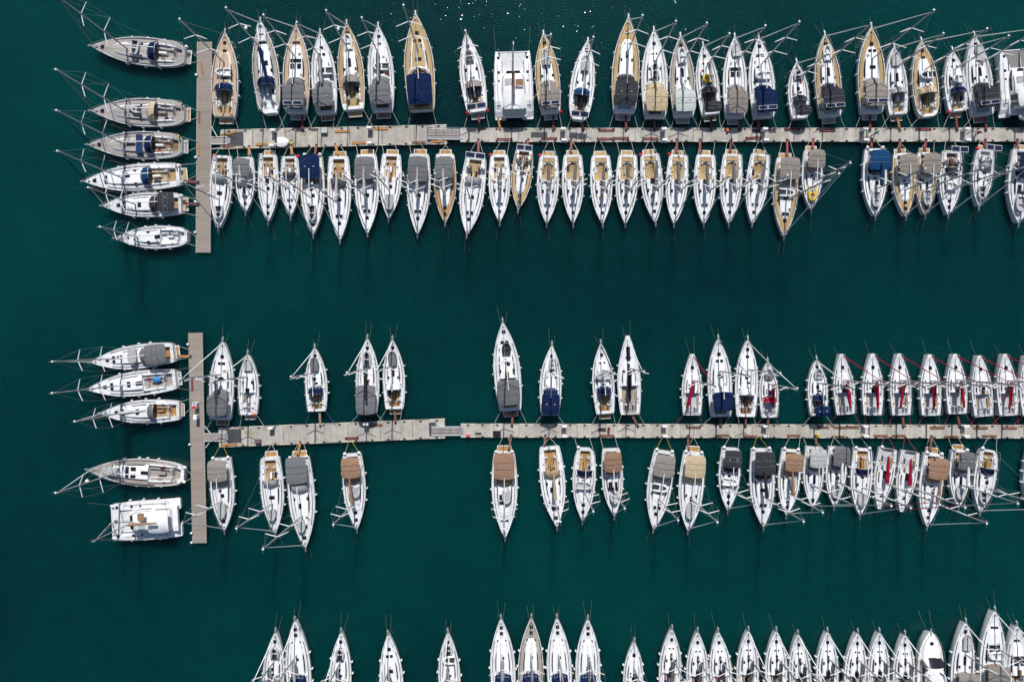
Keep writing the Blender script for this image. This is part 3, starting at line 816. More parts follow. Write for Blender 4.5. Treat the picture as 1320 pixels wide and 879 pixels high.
for i, (bw_, st_, ba_, g_, rf_) in enumerate([((704.8, 289), (707.4, 201), 1, None, 1), ((738.7, 289), (738.3, 200), -4, ('r', -2), 0), ((776.8, 289), (774, 201), -3, None, 0),
        ((806.3, 289), (808.9, 200), 4, None, 0), ((845, 287), (837.2, 199), -8, None, 1), ((869.3, 289), (874.5, 200), 6, ('r', -2), 1),
        ((907.4, 289), (909.3, 200), 4, ('r', -7), 0), ((939.8, 288.6), (944, 199), 5, ('r', -3, 2), 0), ((970, 288.6), (980, 199), -3, None, 0)]):
    lk = ['with grey boom cover and red buoy', 'with boom cover swung right, red gangplank', 'with yellow bag at mast', 'with boom cover swung left',
          'tilted left with red buoy', 'with red gangplank and red buoy', 'with long slanted red gangplank', 'with short red gangplank', 'leaning left beside taupe canopy'][i]
    b_ = Bt('B', bw_, st_, 29.5, 'white teak-cockpit yacht ' + lk, ck='T', boom='grey', ba=ba_, pf='T', mt=.575, mh=[13.6, 13.6, 13.4, 13.7, 13.5, 13.8, 13.6, 13.7, 13.6][i], h='b', gp=g_, redf=rf_, table=False, bowlines=1, aftdeck=True, blt=.42)
    # teak aft deck between the wheels, a rolled bag under the mast
    if i in (1, 2, 3, 4):
        MB().ball((.2, b_['Y'](.6) + .1, b_['topz'](.6, 0) + .2), (.3, .24, .22), 8, 5).build('sail_bag', yellow_m if i == 2 else DECK['D'], b_['root'])
    if i in (0, 4, 5, 6, 7, 3):
        MB().box((.9, b_['Y'](.43), b_['topz'](.43, .9) + .14), (.35, .45, .2), .4, bev=.08).build('deck_bag', mat('bag green', (.03, .17, .12), .7), b_['root'])
Bt('B', (1010.8, 305), (1013.7, 204), 32.5, 'teak-edged yacht with wide taupe canopy and ring dinghy', dk='T', bim='taupe', bt=(.0, .26), sh='taupe', pf='T', mt=.55, mh=19, h='e', ck='D', gp=('r', 1), dg=[(.455, 'whitedark', 'x')], jib='white')
Bt('B', (1046, 270.5), (1047.5, 194), 27.5, 'short white yacht with taupe canopy, yellow-rimmed dinghy', bim='taupe', bt=(.0, .28), sh='taupe', mt=.55, mh=13.4, h='f', ck='O', gp=('r', 0, 1), dg=[(.74, 'yellow')], pf='T')
Bt('B', (1128.3, 279.5), (1127.4, 192), 32, 'white yacht with bright blue canopy and boom cover', bim='blue', bt=(.03, .3), sh='navy', boom='blue', ba=-2, mt=.60, mh=14.3, h='f', ck='D', gp=('r', -4), dg=[(.76, 'grey')], bigf=2)
Bt('B', (1168, 279.5), (1163, 198), 29, 'teak-edged yacht with taupe canopy, left of its twin', dk='T', bim='taupe', bt=(.03, .32), sh='taupe', mt=.58, mh=14.2, h='f', ck='D', pf='T', gp=('r', -3))
Bt('B', (1193, 277.5), (1194, 197), 28, 'teak-edged yacht with taupe canopy and grey dinghy', dk='T', bim='taupe', bt=(.02, .32), sh='taupe', mt=.58, mh=14.2, h='c', ck='D', pf='T', gp=('r', -2, 2), dg=[(.74, 'grey')])
B28 = Bt('B', (1223, 278), (1227, 195), 29.5, 'white yacht with numbered deck and stern solar arch', arch=2, ck='D', mt=.60, mh=13.6, h='f', sh='charcoal', wheels=1, dg=[(.56, 'white', 'x', 0, 1.9)])
Bt('B', (1262.7, 267), (1270.5, 193), 27, 'white yacht with white solar arch and dark dinghy', arch=2, ck='W', sh='lightgrey', mt=.55, mh=12.2, h='b', pf='T', gp=('r', 0), dg=[(.77, 'dark', 'd', 0, 2.2)], redf=1)
Bt('B', (1313.4, 288.5), (1319.8, 193), 36, 'white yacht with navy canopy cut by photo edge', bim='navy', bt=(.04, .3), sh='charcoal', mt=.58, mh=14, h='w', ck='D', pf='T', gp=('r', -8), dg=[(.75, 'grey', 'd', .3)])

# lower wooden pier
Bt('M', (117.3, 467), (227.5, 454), 32.5, 'white yacht with long grey cockpit canopy', pl=.6, bim='grey', bt=(.1, .33), sh='grey', pf='T', ck='O', mt=.62, mh=17.6, h='e', dg=[(.47, 'palecover', 'x')], gp=('o', 5), boom=None)
M2 = Bt('M', (113, 501.7), (230.5, 488), 33.5, 'white yacht with blue bundle in its uncovered cockpit', pl=.5, ck='U', pf='U', mt=.60, mh=17.8, h='e', boom=None, ropes='brown')
Bt('M', (130, 532.4), (235, 528), 31.5, 'white yacht with golden teak cockpit and grey hood', pl=.45, ck='O', sh='grey', boom='lightgrey', ba=4, pf='O', mt=.69, mh=13.6, h='e')
Bt('M', (114, 605), (241.4, 610), 36, 'grey-decked yacht with round stern and white fenders', dk='U', ck='U', mt=.66, mh=16.6, h='w', round_stern=True, stern=.68, bigf=2, fen=4, jib='white', radar=True, dg=[(.74, 'palecover', 'l', .0, 2.4)])
PLACE_M5 = place_phrase('M')

# above the lower pontoon
Bt('C', (287, 439.5), (285, 541), 32.5, 'white yacht with grey canopy and grey boom cover', bim='grey', bt=(.06, .3), sh='grey', boom='grey', ba=0, pf='D', mt=.575, mh=14.8, h='e', ck='D')
Bt('C', (319, 456), (321, 534.5), 27.5, 'small white yacht with cluttered open cockpit', ck='W', pf='P', mt=.625, mh=13.8, h='b', dg=[(.82, 'palecover', 'd', .1, 2.0)], ring='orange', wheels=1)
Bt('C', (405.5, 448), (409, 530), 29.5, 'white yacht with navy-trimmed sprayhood and teak cockpit', ck='T', sh='navy', mt=.60, mh=13.2, h='f', dg=[(.74, 'cover', 'd', 0, 2.3)], gp=('t', 3, 1), ropes='blue', wheels=1)
Bt('C', (473.6, 436), (474, 533), 31.5, 'white yacht with flat charcoal cover over whole cockpit', bim='grey', bt=(.0, .36), boom='charcoal', ba=3, blt=.43, mt=.59, mh=14.6, h='f', dg=[(.73, 'dark')], ck='D')
Bt('C', (505.8, 437.5), (509, 527), 29.5, 'white yacht with cream sprayhood, teak cockpit and platform', ck='O', sh='white', pf='O', mt=.61, mh=14.6, h='c', gp=('b', 0, 1), dg=[(.73, 'cover', 'd', 0, 2.4)])
Bt('C', (648, 414.6), (658, 529), 36, 'large white yacht with dark grey canopy', bim='grey', bt=(.07, .33), sh=None, pf='D', mt=.58, mh=16, h='a', ck='D', gp=('b', 3, -1), dg=[(.7, 'black', 'd', .2, 2.0)], jib=None)
Bt('C', (711.5, 444.6), (708.7, 535), 29.5, 'white yacht with navy canopy and navy hood', bim='navy', bt=(.02, .29), sh='navy', mt=.61, mh=13, h='s', ck='D', dg=[(.74, 'grey', 'd', .25, 2.0)])
Bt('C', (774.5, 442.5), (780, 533), 29.5, 'white yacht with navy sprayhood and golden teak seats', ck='O', sh='navy', pf='O', mt=.62, mh=13.6, h='b', dg=[(.54, 'grey', 'x')], jib='charcoal')
C9 = Bt('C', (809, 432.5), (812, 534), 31.5, 'racing yacht with black deck strip and black boom', race=True, dk='W', ck='U', boom='black', ba=-2, blt=.4, mt=.585, mh=13.8, h='s', gp=('b', 3, 8), tracks=False)
RK = dict(race=True, ck='X', blt=.44, boom='red', jib='red', h='r', mt=.565, stern=.86, ropes='red', tracks=True, rake=.08)
Bt('C', (892.7, 456), (891.8, 535), 27.5, 'white racing yacht with wide red boom cover', ba=-14, mh=13.6, **RK)
Bt('C', (926, 436.5), (929, 537), 32.5, 'white yacht with blue canopy and clear hood', bim='navy', bt=(.08, .3), sh='white', mt=.585, mh=15, h='e', ck='O', gp=('b', 0), jib='navy')
Bt('C', (964, 437.5), (961, 537), 30.5, 'white yacht with white hood and brown teak cockpit', ck='D', sh='white', pf=None, mt=.61, mh=14.6, h='f', gp=('b', 0), jib='lightgrey')
Bt('C', (990, 466), (991.8, 538), 25.5, 'small white yacht with red boom and red sprayhood', ck='W', boom='red', ba=-2, sh='red', mt=.6, mh=12, h='r', gp=('b', -1, -2), dg=[(.77, 'cover', 'd', 0, 1.7)], ropes='red', table=False)
Bt('C', (1053, 463.5), (1055, 535.5), 26.5, 'small white yacht with navy sprayhood and navy canopy', sh='navy', bim='navy', bt=(.0, .15), ck='D', mt=.58, mh=12.6, h='f', dg=[(.75, 'grey', 'd', .1, 1.9)])
for i, (b_, s_, ba_, mh_) in enumerate([((1085, 456), (1090, 534), 3, 15.2), ((1125.6, 455.5), (1124.5, 535), 3, 14.6), ((1159.6, 455.5), (1161.8, 535), -11, 15.0), ((1199, 456.5), (1200, 535.5), -5, 14.6),
        ((1231.7, 456), (1234, 533.3), 4, 14.8), ((1263, 458), (1268, 536.5), 9, 14.6), ((1296, 456), (1300, 535.5), -10, 14.8), ((1325, 458), (1330, 535.5), 3, 14.6)]):
    lk = ['leftmost of the red-boomed racers', 'with red boom parallel to hull', 'with red boom angled left, bottom gangplank', 'with red boom slightly left', 'with brown gangplank and red boom right', 'with thin dark boom', 'with red boom slanted strongly left', 'cut off by photo edge'][i]
    kw = dict(RK)
    if i == 5: kw['boom'] = None
    Bt('C', b_, s_, 28, 'white blunt-bowed racer ' + lk, ba=ba_, mh=mh_, bowlines=1, gp=(('b', 2, 1) if i == 2 else ('b', 0, 4) if i == 4 else None), **kw)

# under the lower pontoon
Bt('D', (289, 684), (288, 589.5), 32, 'white yacht with cream-taupe canopy and long dinghy', bim='taupe', bt=(.04, .3), sh='taupe', mt=.585, mh=14.5, h='f', dg=[(.72, 'palecover', 'd', .1)], ck='W', bigf=2, ropes='yellow')
Bt('D', (354.6, 687.5), (351, 588.5), 31, 'white yacht with teak platform and pale grey hood', ck='O', sh='lightgrey', pf='O', mt=.60, mh=15.6, h='e', dg=[(.75, 'palecover', 'd', .2, 2.0)], radar=False)
Bt('D', (393.8, 706), (387.4, 588.5), 35.5, 'large white yacht with broad light grey canopy', bim='grey', bt=(.0, .27), sh='lightgrey', pf='O', mt=.64, mh=18.6, h='a', dg=[(.75, 'palecover', 'd', .3, 2.2)], ck='O', gp=('o', -4, 4), bigf=2)
Bt('D', (460, 682.5), (455.7, 583.8), 30.5, 'lone white yacht with brown canopy and boom cover', bim='brown', bt=(.06, .3), sh='brown', boom='brown', ba=3, mt=.635, mh=14.4, h='f', ck='O', bigf=2, dg=[(.5, 'palecover', 'd', -.35, 1.8)], ropes='yellow')
Bt('D', (651, 693), (650, 581.6), 34.5, 'large white yacht with long brown canopy', bim='brown', bt=(.02, .3), sh='brown', pf='O', mt=.62, mh=14.6, h='w', ck='O', gp=('b', 6, 3), bigf=2, dg=[(.52, 'palecover', 'd', -.3, 2.2)])
Bt('D', (718, 679), (708, 574.8), 33.5, 'white yacht with golden teak cockpit and beige boom cover', ck='O', sh='tan', boom='tan', ba=-2, mt=.65, mh=14.6, h='a', gp=('b', -6, 1))
Bt('D', (751, 672), (753.7, 576.5), 31, 'round-sterned white yacht with navy hood and teak seats', ck='O', sh='navy', mt=.585, mh=14, h='f', round_stern=True, stern=.78, bigf=1, dg=[(.5, 'grey', 'x')])
Bt('D', (791.8, 665.5), (786.6, 577.5), 28.5, 'short white yacht with brown canopy', bim='brown', bt=(.06, .32), sh='brown', mt=.62, mh=12.4, h='w', ck='D', stern=.82, dg=[(.72, 'palecover', 'd', -.1, 2.0)])
Bt('D', (842.5, 682.5), (854.6, 580), 33, 'white yacht with taupe canopy, tilted bow left', bim='taupe', bt=(.06, .31), sh='taupe', mt=.60, mh=14.4, h='e', ck='D', bigf=2, dg=[(.46, 'whitedark', 'x')], ropes='yellow')
Bt('D', (887, 684.5), (892, 582), 33.5, 'white yacht with beige canopy and teak platform', bim='beige', bt=(.05, .3), sh='beige', pf='O', mt=.58, mh=15.4, h='s', ck='D', gp=('b', -5), bigf=2, dg=[(.74, 'palecover')])
Bt('D', (938.4, 658), (939.3, 576.5), 28.5, 'short white yacht with black canopy and white dinghy', bim='charcoal', bt=(.05, .3), sh='charcoal', mt=.62, mh=12.8, h='f', ck='D', bigf=1, dg=[(.53, 'white', 'x')])
Bt('D', (984, 679.5), (978.5, 577.4), 33.5, 'white yacht with black canopy and black boom cover', bim='charcoal', bt=(.05, .32), sh='charcoal', boom='charcoal', ba=4, mt=.60, mh=16.4, h='e', ck='D', bigf=2, ropes='yellow')
Bt('D', (1014, 664.5), (1016.7, 578.3), 29.5, 'white yacht with brown canopy, brown boom, red strap', bim='brown', bt=(.07, .31), sh='brown', boom='brown', ba=6, mt=.66, mh=13.2, h='f', ck='O', bigf=2, dg=[(.48, 'palecover', 'd', -.3, 1.8)])
Bt('D', (1047.6, 654), (1046.5, 575), 27.5, 'white yacht with light grey canopy', bim='lightgrey', bt=(.05, .32), sh='grey', mt=.64, mh=14.8, h='c', ck='D', gp=('b', 5))
Bt('D', (1075.7, 653), (1076, 575), 27.5, 'white yacht with grey canopy and white boom cover', bim='grey', bt=(.0, .3), sh='grey', boom='white', ba=2, mt=.58, mh=17, h='f', ck='D', dg=[(.75, 'palecover', 'd', 0, 2.2)])
Bt('D', (1109, 665), (1108, 577), 29, 'white yacht with dark blue curved hood, teak seats', ck='O', sh='navy', mt=.57, mh=14.6, h='b', pf=None, bigf=2, dg=[(.76, 'palecover', 'd', 0, 2.2)], wheels=1)
Bt('D', (1133.5, 656), (1141, 577), 27, 'white racing yacht with red boom, left of pair', ba=7, mh=15.4, bigf=1, **RK)
Bt('D', (1162.3, 659.5), (1169.5, 580.5), 27.5, 'white racing yacht with red boom, right of pair', ba=7, mh=15.4, **RK)
Bt('D', (1195.4, 679), (1199, 583.5), 31.5, 'white yacht with brown canopy and brown boom cover', bim='brown', bt=(.07, .33), sh='brown', boom='brown', ba=-3, pf='O', mt=.65, mh=14.2, h='f', ck='O', gp=('b', 0, 2), bigf=2)
Bt('D', (1236.5, 654), (1233, 579.4), 27.5, 'white yacht with dark grey canopy and cream boom', bim='grey', bt=(.05, .32), sh='grey', boom='white', ba=0, mt=.60, mh=13.6, h='c', ck='O', pf='O', dg=[(.76, 'palecover', 'd', 0, 2.0)], bigf=2)
Bt('D', (1264, 660.5), (1269.5, 578.5), 29.5, 'white yacht with teak cockpit, curved navy hood, dark dinghy', ck='O', sh='navy', mt=.60, mh=15.2, h='f', bigf=1, round_stern=True, dg=[(.77, 'dark', 'd', 0, 2.0)])
Bt('D', (1329, 652), (1331, 578), 28, 'white yacht mostly outside the photo at right', ck='O', mt=.58, mh=13, h='a')

# bottom row
E = dict()
Bt('E', (355, 814), (351, 910), 29, 'white yacht with dark dinghy and grey canopy', bim='grey', bt=(.08, .34), sh='grey', boom='lightgrey', mt=.60, mh=14, h='f', dg=[(.74, 'dark', 'd', .15, 2.0)], ck='D')
Bt('E', (380, 799), (388, 911), 33.5, 'white yacht with navy sprayhood and square foredeck hatches', sh='navy', mt=.61, mh=16, h='d', ck='O', boom='lightgrey')
Bt('E', (439.6, 814), (438, 912), 29.5, 'white yacht with black dinghy by the mast', sh='lightgrey', bim='grey', bt=(.1, .32), boom='lightgrey', mt=.60, mh=14.2, h='f', dg=[(.73, 'dark', 'd', 0, 2.0)], ck='D')
Bt('E', (500, 817), (508, 914), 30.5, 'lone white yacht with plain foredeck', sh='lightgrey', boom='lightgrey', mt=.58, mh=14.2, h='e', ck='D')
Bt('E', (577, 814.5), (580.5, 912), 29.5, 'lone white yacht with two black-floored dinghies', sh='lightgrey', boom='lightgrey', mt=.57, mh=14, h='f', dg=[(.78, 'dark', 'd', 0, 2.0), (.65, 'whitedark', 'x', 0, 2.0)], ck='D')
Bt('E', (645.7, 796.5), (650, 910), 33.5, 'white yacht with blue-rimmed hood', sh='navy', boom='lightgrey', mt=.60, mh=15.6, h='d', ck='D', jib=None)
Bt('E', (685, 795.5), (683.5, 909), 33.5, 'grey-taupe decked yacht with navy sprayhood', dk='U', sh='navy', boom=None, mt=.60, mh=15.6, h='d', ck='D', jib=None)
Bt('E', (718, 795.5), (723, 910), 33.5, 'white yacht with navy sprayhood beside taupe-decked yacht', sh='navy', boom=None, mt=.60, mh=15.4, h='d', ck='D', jib=None)
Bt('E', (758, 797), (757.6, 910), 33.5, 'white yacht with navy hood and small grey bundle', sh='navy', boom='lightgrey', mt=.60, mh=15.4, h='d', ck='D', jib=None)
Bt('E', (818, 826.5), (815, 905), 26.5, 'small white yacht standing apart', sh=None, boom='grey', mt=.59, mh=12, h='r', ck='D')
for i, (b_, s_) in enumerate([((866.5, 810), (862, 898)), ((899.5, 813.5), (898.5, 902)), ((926, 813.5), (931, 902)), ((965, 812), (963, 900)), ((1001, 812.5), (1000, 900)), ((1029, 816.5), (1033, 904)),
        ((1067, 813.4), (1066, 901)), ((1106, 815), (1100.5, 902)), ((1134, 814), (1131.5, 902)), ((1167, 817), (1164, 904))]):
    lk = ['leftmost of ten twin sloops', 'second of ten twin sloops', 'third of ten twin sloops', 'fourth of ten twin sloops', 'fifth of ten twin sloops', 'sixth of ten twin sloops', 'seventh of ten twin sloops', 'eighth of ten twin sloops', 'ninth of ten twin sloops', 'last of ten twin sloops beside motor yacht'][i]
    Bt('E', b_, s_, 29.5, 'white yacht, ' + lk, sh=None, boom='grey', ba=-3, mt=.62, mh=13.6, h='s', ck='D', bowlines=1, jib='white' if i > 2 else None)
PLACE_E21 = place_phrase('E')
Bt('E', (1245, 801), (1238, 905), 31.5, 'white yacht with tan canopy and grey foredeck dinghy', bim='taupe', bt=(.1, .36), sh='taupe', mt=.61, mh=15, h='c', ck='D', dg=[(.76, 'palecover', 'd', .2)])
Bt('E', (1282.5, 786), (1277, 897), 34.5, 'large white yacht with brown canopy and wide hatch', bim='taupe', bt=(.1, .34), sh='brown', mt=.59, mh=16, h='w', ck='D', dg=[(.49, 'white', 'x')])
Bt('E', (1311, 805), (1312, 905), 33, 'white yacht at the right photo edge', mt=.6, mh=15, h='w', ck='D')
# ------------------------------------------------------------------ catamarans and the motor yacht
def frame_from(bow, stern, name):
    B0 = W(bow[0], bow[1], 1.5); S0 = W(stern[0], stern[1], 1.4)
    if S0.dot(B0 - S0) > 0: S0 = W(stern[0], stern[1], .5)
    d = B0 - S0; d.z = 0; L = d.length; rz = math.atan2(-d.x, d.y); mid = (B0 + S0) / 2
    return empty(name, (mid.x, mid.y, 0), rz), L, rz, mid

def catamaran(bow, stern, wpx, label, mt=.58, mh=15, shade='brown', boomc='brown', aft=None, solar=0, dg=False, gridm='W'):
    root, L, rz, mid = frame_from(bow, stern, 'catamaran')
    B = wpx * S * .97
    Y = lambda t: t * L - L / 2
    z0 = 1.45
    for s in (-1, 1):
        rr = []
        for t in (-.005, .03, .1, .25, .45, .65, .8, .9, .96, .99, 1.0):
            w = B * .155 * (1 - max(0, (t - .45) / .55) ** 2.4 * .9) * (.88 if t < .02 else 1)
            z = z0 if t > .12 else (.55 if t < .04 else 1.0)
            xo = s * (B * .5 - B * .155) - s * .0
            # outer side stays nearly straight, the inner side tapers
            cx = xo + s * (B * .155 - w) * (.35 if t < .5 else .55)
            rr.append([(cx - w, Y(t), z), (cx - w * .97, Y(t) - .0, z * .5), (cx - w * .7, Y(t), 0), (cx, Y(t), -.35), (cx + w * .7, Y(t), 0), (cx + w * .97, Y(t), z * .5), (cx + w, Y(t), z)])
        b = MB(); b.rings(rr, 0, cap=True)
        b.rings([[r[0], ((r[0][0] + r[6][0]) / 2, r[0][1], r[0][2] + .05), r[6]][::-1] for r in rr], 0, cap=False, smooth=False)
        b.build('hull', gel, root)
        for t, a in ((.9, .42), (.68, .4), (.55, .3)):
            MB().box((0, 0, 0), (a, a, .07), bev=.05).build('hatch', glass, root, (s * B * .37, Y(t), z0 + .06))
        b = MB()
        for t in (.16, .36, .56, .76, .94): b.tube([(s * B * .475 * (1 if t < .8 else .96), Y(t), z0), (s * B * .475 * (1 if t < .8 else .96), Y(t), z0 + .65)], .02, 4)
        for zz in (.35, .65): b.tube([(s * B * .475, Y(.14), z0 + zz), (s * B * .478, Y(.6), z0 + zz), (s * B * .455, Y(.95), z0 + zz)], .013, 4)
        b.build('lifeline', steel, root)
        for k, t in enumerate((.115, .15, .185)): MB().box((s * B * .36, Y(t), 1.02 + .16 * k), (B * .17, .10, .03)).build('step_edge', FAB['grey'], root)
        MB().box((s * B * .405, Y(.5), z0 + .045), (.05, L * .62, .05)).build('deck_track', dark_m, root)
        MB().box((s * B * .28, Y(.765), z0 + .07), (B * .02, L * .18, .05)).build('deck_track', FAB['grey'], root)
        for t in (.3, .52, .72): link_mesh('fender', FENDER, root, (s * (B * .5 + .12), Y(t), z0 - .5))
        MB().box((s * B * .33, Y(.055), .62), (B * .2, L * .07, .06), bev=.04).build('swim_step', DECK['G'] if aft else nonskid, root)
    # bridge deck and foredeck
    b = MB(); b.box((0, Y(.362), z0 - .25), (B * .66, L * .71, .55), bev=.1); b.build('bridge_deck', nonskid, root)
    b = MB(); b.box((0, Y(.985), z0 - .05), (B * .82, .16, .14), bev=.04); b.tube([(0, Y(.985), z0), (0, Y(.71), z0 + .1)], .06, 6); b.build('crossbeam', white_alu, root)
    for s in (-1, 1):
        MB().box((s * B * .17, Y(.845), z0 - .06), (B * .31, L * .265, .03)).build('trampoline', mat('net ' + gridm, {'W': (.62, .63, .64), 'G': (.2, .2, .19)}[gridm], .9, .04, 20), root)
    # saloon roof
    rr = []
    for t, w, h in ((.30, .30, .95), (.36, .31, 1.0), (.45, .315, 1.0), (.55, .305, .95), (.63, .28, .8), (.68, .24, .45), (.70, .2, .05)):
        z = z0; w *= B
        rr.append([(-w, Y(t), z), (-w * .93, Y(t), z + h * .75), (-w * .82, Y(t), z + h * .97), (0, Y(t), z + h * 1.06), (w * .82, Y(t), z + h * .97), (w * .93, Y(t), z + h * .75), (w, Y(t), z)])
    b = MB(); b.rings(rr, 0); b.build('saloon_roof', gel, root)
    for s in (-1, 1):
        q = [[(s * (abs(p[0]) + .02), p[1], p[2]) for p in (Vector(r[6]).lerp(Vector(r[5]), .25), Vector(r[6]).lerp(Vector(r[5]), .9))] for r in rr[1:6]]
        if s < 0: q = [list(reversed(x)) for x in q]
        MB().rings(q, 0, cap=False).build('saloon_window', glass, root)
    for s in (-1, 1): MB().box((s * B * .10, Y(.655), z0 + .86), (B * .15, L * .035, .05), bev=.04).build('saloon_hatch', glass, root)
    MB().box((-B * .12, Y(.5), z0 + 1.03), (B * .2, L * .1, .05), bev=.06).build('roof_panel', FAB['lightgrey'], root)
    b = MB(); b.tube([(-B * .27, Y(.31), z0 + 1.02), (-B * .27, Y(.56), z0 + .98), (-B * .2, Y(.645), z0 + .78), (B * .2, Y(.645), z0 + .78), (B * .27, Y(.56), z0 + .98), (B * .27, Y(.31), z0 + 1.02)], .045, 5); b.build('roof_rail', alu, root)
    # hardtop over the cockpit with helm seat
    zt = z0 + 1.75
    b = MB(); rr = []
    for t, w in ((.07, .25), (.10, .28), (.2, .29), (.30, .285), (.36, .26)):
        w *= B
        rr.append([(-w, Y(t), zt - .1), (-w * .96, Y(t), zt + .03), (0, Y(t), zt + .12), (w * .96, Y(t), zt + .03), (w, Y(t), zt - .1)])
    b.rings(rr, 0); ht = b.build('hardtop', gel, root)
    b = MB()
    for s in (-1, 1):
        for t in (.09, .33): b.tube([(s * B * .25, Y(t), z0 - .1), (s * B * .25, Y(t), zt)], .05, 5)
    b.build('hardtop_post', gel, root)
    MB().box((0, Y(.20), z0 + .02), (B * .55, L * .22, .04)).build('cockpit_sole', DECK['G'], root)
    MB().box((0, Y(.105), z0 + .25), (B * .5, .5, .45), bev=.08).build('bench', gel, root)
    if aft:
        b = MB(); rr = []
        for i in range(5):
            u = i / 4; rr.append([(x * B * .31, Y(.08) - u * L * .075, zt - .05 - .75 * u + .05 * math.sin(x * 5)) for x in (-1, -.5, 0, .5, 1)])
        b.rings(rr, cap=False); b.rings([[(p[0], p[1], p[2] - .03) for p in reversed(r)] for r in rr], cap=False)
        b.build('cockpit_cover', FAB[aft], root)
    if shade:
        b = MB(); x0 = B * .15
        b.box((x0, Y(.46), z0 + 1.85), (B * .2, L * .10, .05), bev=.1); b.build('helm_shade', FAB[shade], root)
        b = MB()
        for sx, sy in ((-1, -1), (1, -1), (1, 1), (-1, 1)): b.tube([(x0 + sx * B * .09, Y(.46) + sy * L * .04, z0 + .9), (x0 + sx * B * .09, Y(.46) + sy * L * .04, z0 + 1.85)], .025, 4)
        b.build('shade_post', steel, root)
    MB().box((B * .15, Y(.37), z0 + 1.2), (B * .16, .6, .5), bev=.08).build('helm_seat', gel, root)
    for k in range(solar):
        b = MB(); b.box((.25 + k * 1.5, Y(.12), zt + .13), (1.4, .9, .04), mi=1); b.box((.25 + k * 1.5, Y(.12), zt + .145), (1.3, .8, .03)); b.build('solar_panel', [solar_m, white_alu], ht)
    ym = Y(mt); zm = z0 + .9
    mast = MB().tube([(0, ym, zm), (0, ym, mh)], [.14, .1], 8, flat=.75).build('mast', alu, root)
    for s in (-1, 1):
        MB().tube([(s * .08, ym, zm + (mh - zm) * .5), (s * 1.3, ym - .45, zm + (mh - zm) * .5 + .06)], [.08, .05], 6, flat=.5).build('spreader', white_alu, mast)
    b = MB(); b.box((0, ym - .08, mh + .05), (.14, .5, .1), bev=.03); b.build('masthead_fitting', alu, mast)
    b = MB()
    for s in (-1, 1): b.tube([(s * B * .46, ym - L * .08, z0), (s * 1.3, ym - .45, zm + (mh - zm) * .5 + .06), (s * .05, ym, mh - .4)], .015, 4)
    b.build('rigging', steel, root)
    MB().tube([(0, Y(.98), z0 + .2), (0, Y(.96), z0 + .8), (0, ym + .1, mh * .93)], [.06, .1, .04], 6).build('furled_jib', FAB['lightgrey'], root)
    zb = z0 + 2.35
    bo = MB().tube([(0, ym - .15, zb), (0, ym - L * .42, zb + .1)], .1, 6).build('boom', alu, root)
    rr = []
    for i in range(9):
        u = i / 8; w = .26 * (1 - .45 * u); hh = .6 * (1 - .4 * u)
        rr.append([(x * w, ym - .25 - u * (L * .4), zb + .1 * u + z * hh) for x, z in ((-.55, -.16), (-1, .1), (-.72, .55), (-.2, .95), (.2, .95), (.72, .55), (1, .1), (.55, -.16))])
    MB().rings(rr, close=True).build('sail_cover', FAB[boomc], bo)
    for k in (-1, 1):
        p0 = Vector((k * B * .42, Y(.97), z0)); p1 = Vector((k * B * .44 + k * .3, Y(1) + 5, -.1))
        MB().tube([p0, p0.lerp(p1, .5) - Vector((0, 0, .3)), p1], .022, 4).build('bow_rope', rope_g, root)
    if dg:
        dd = empty('dinghy', mid + Matrix.Rotation(rz, 3, 'Z') @ Vector((.3, Y(-.04), .9)), rz + R(90))
        b = MB(); r = .22; w = .6
        b.tube([(-w, -1.5, 0), (-w, .5, 0), (-.35, 1.25, .1), (0, 1.45, .15), (.35, 1.25, .1), (w, .5, 0), (w, -1.5, 0)], r, 8); b.build('tube', hyp_g, dd)
        MB().box((0, -.2, -.05), (1.2, 2.4, .05)).build('floor', hyp_g, dd)
        tag(dd, 'grey dinghy hung across the stern of the catamaran at right edge', 'dinghy', 'dinghies carried on the yachts')
    tag(root, label, 'catamaran', 'catamarans in the marina')
    return root
catamaran((660.6, 66), (663, 154), 51, 'white catamaran with brown boom cover, ' + PLACE_A9, mt=.615, mh=13.8, aft='pale')
catamaran((143, 673), (233.5, 665.7), 51, 'white catamaran with brown helm shade beside lower wooden pier', mt=.63, mh=12.6)
catamaran((1314, 63), (1314, 150), 56, 'white catamaran cut off by right photo edge, ' + PLACE_A25, mt=.6, mh=14, shade=None, boomc='lightgrey', solar=2, dg=True, gridm='G')
for px_, py_ in ((637.5, 158), (689, 158)): pass
gangplank(W(641.5, 151, 1.0), W(645, 167.5, ZD + .15), wood_o, 'orange gangplank from the pontoon to the white catamaran in the top row', 'gangplanks reaching from dock to yacht', ends=False)

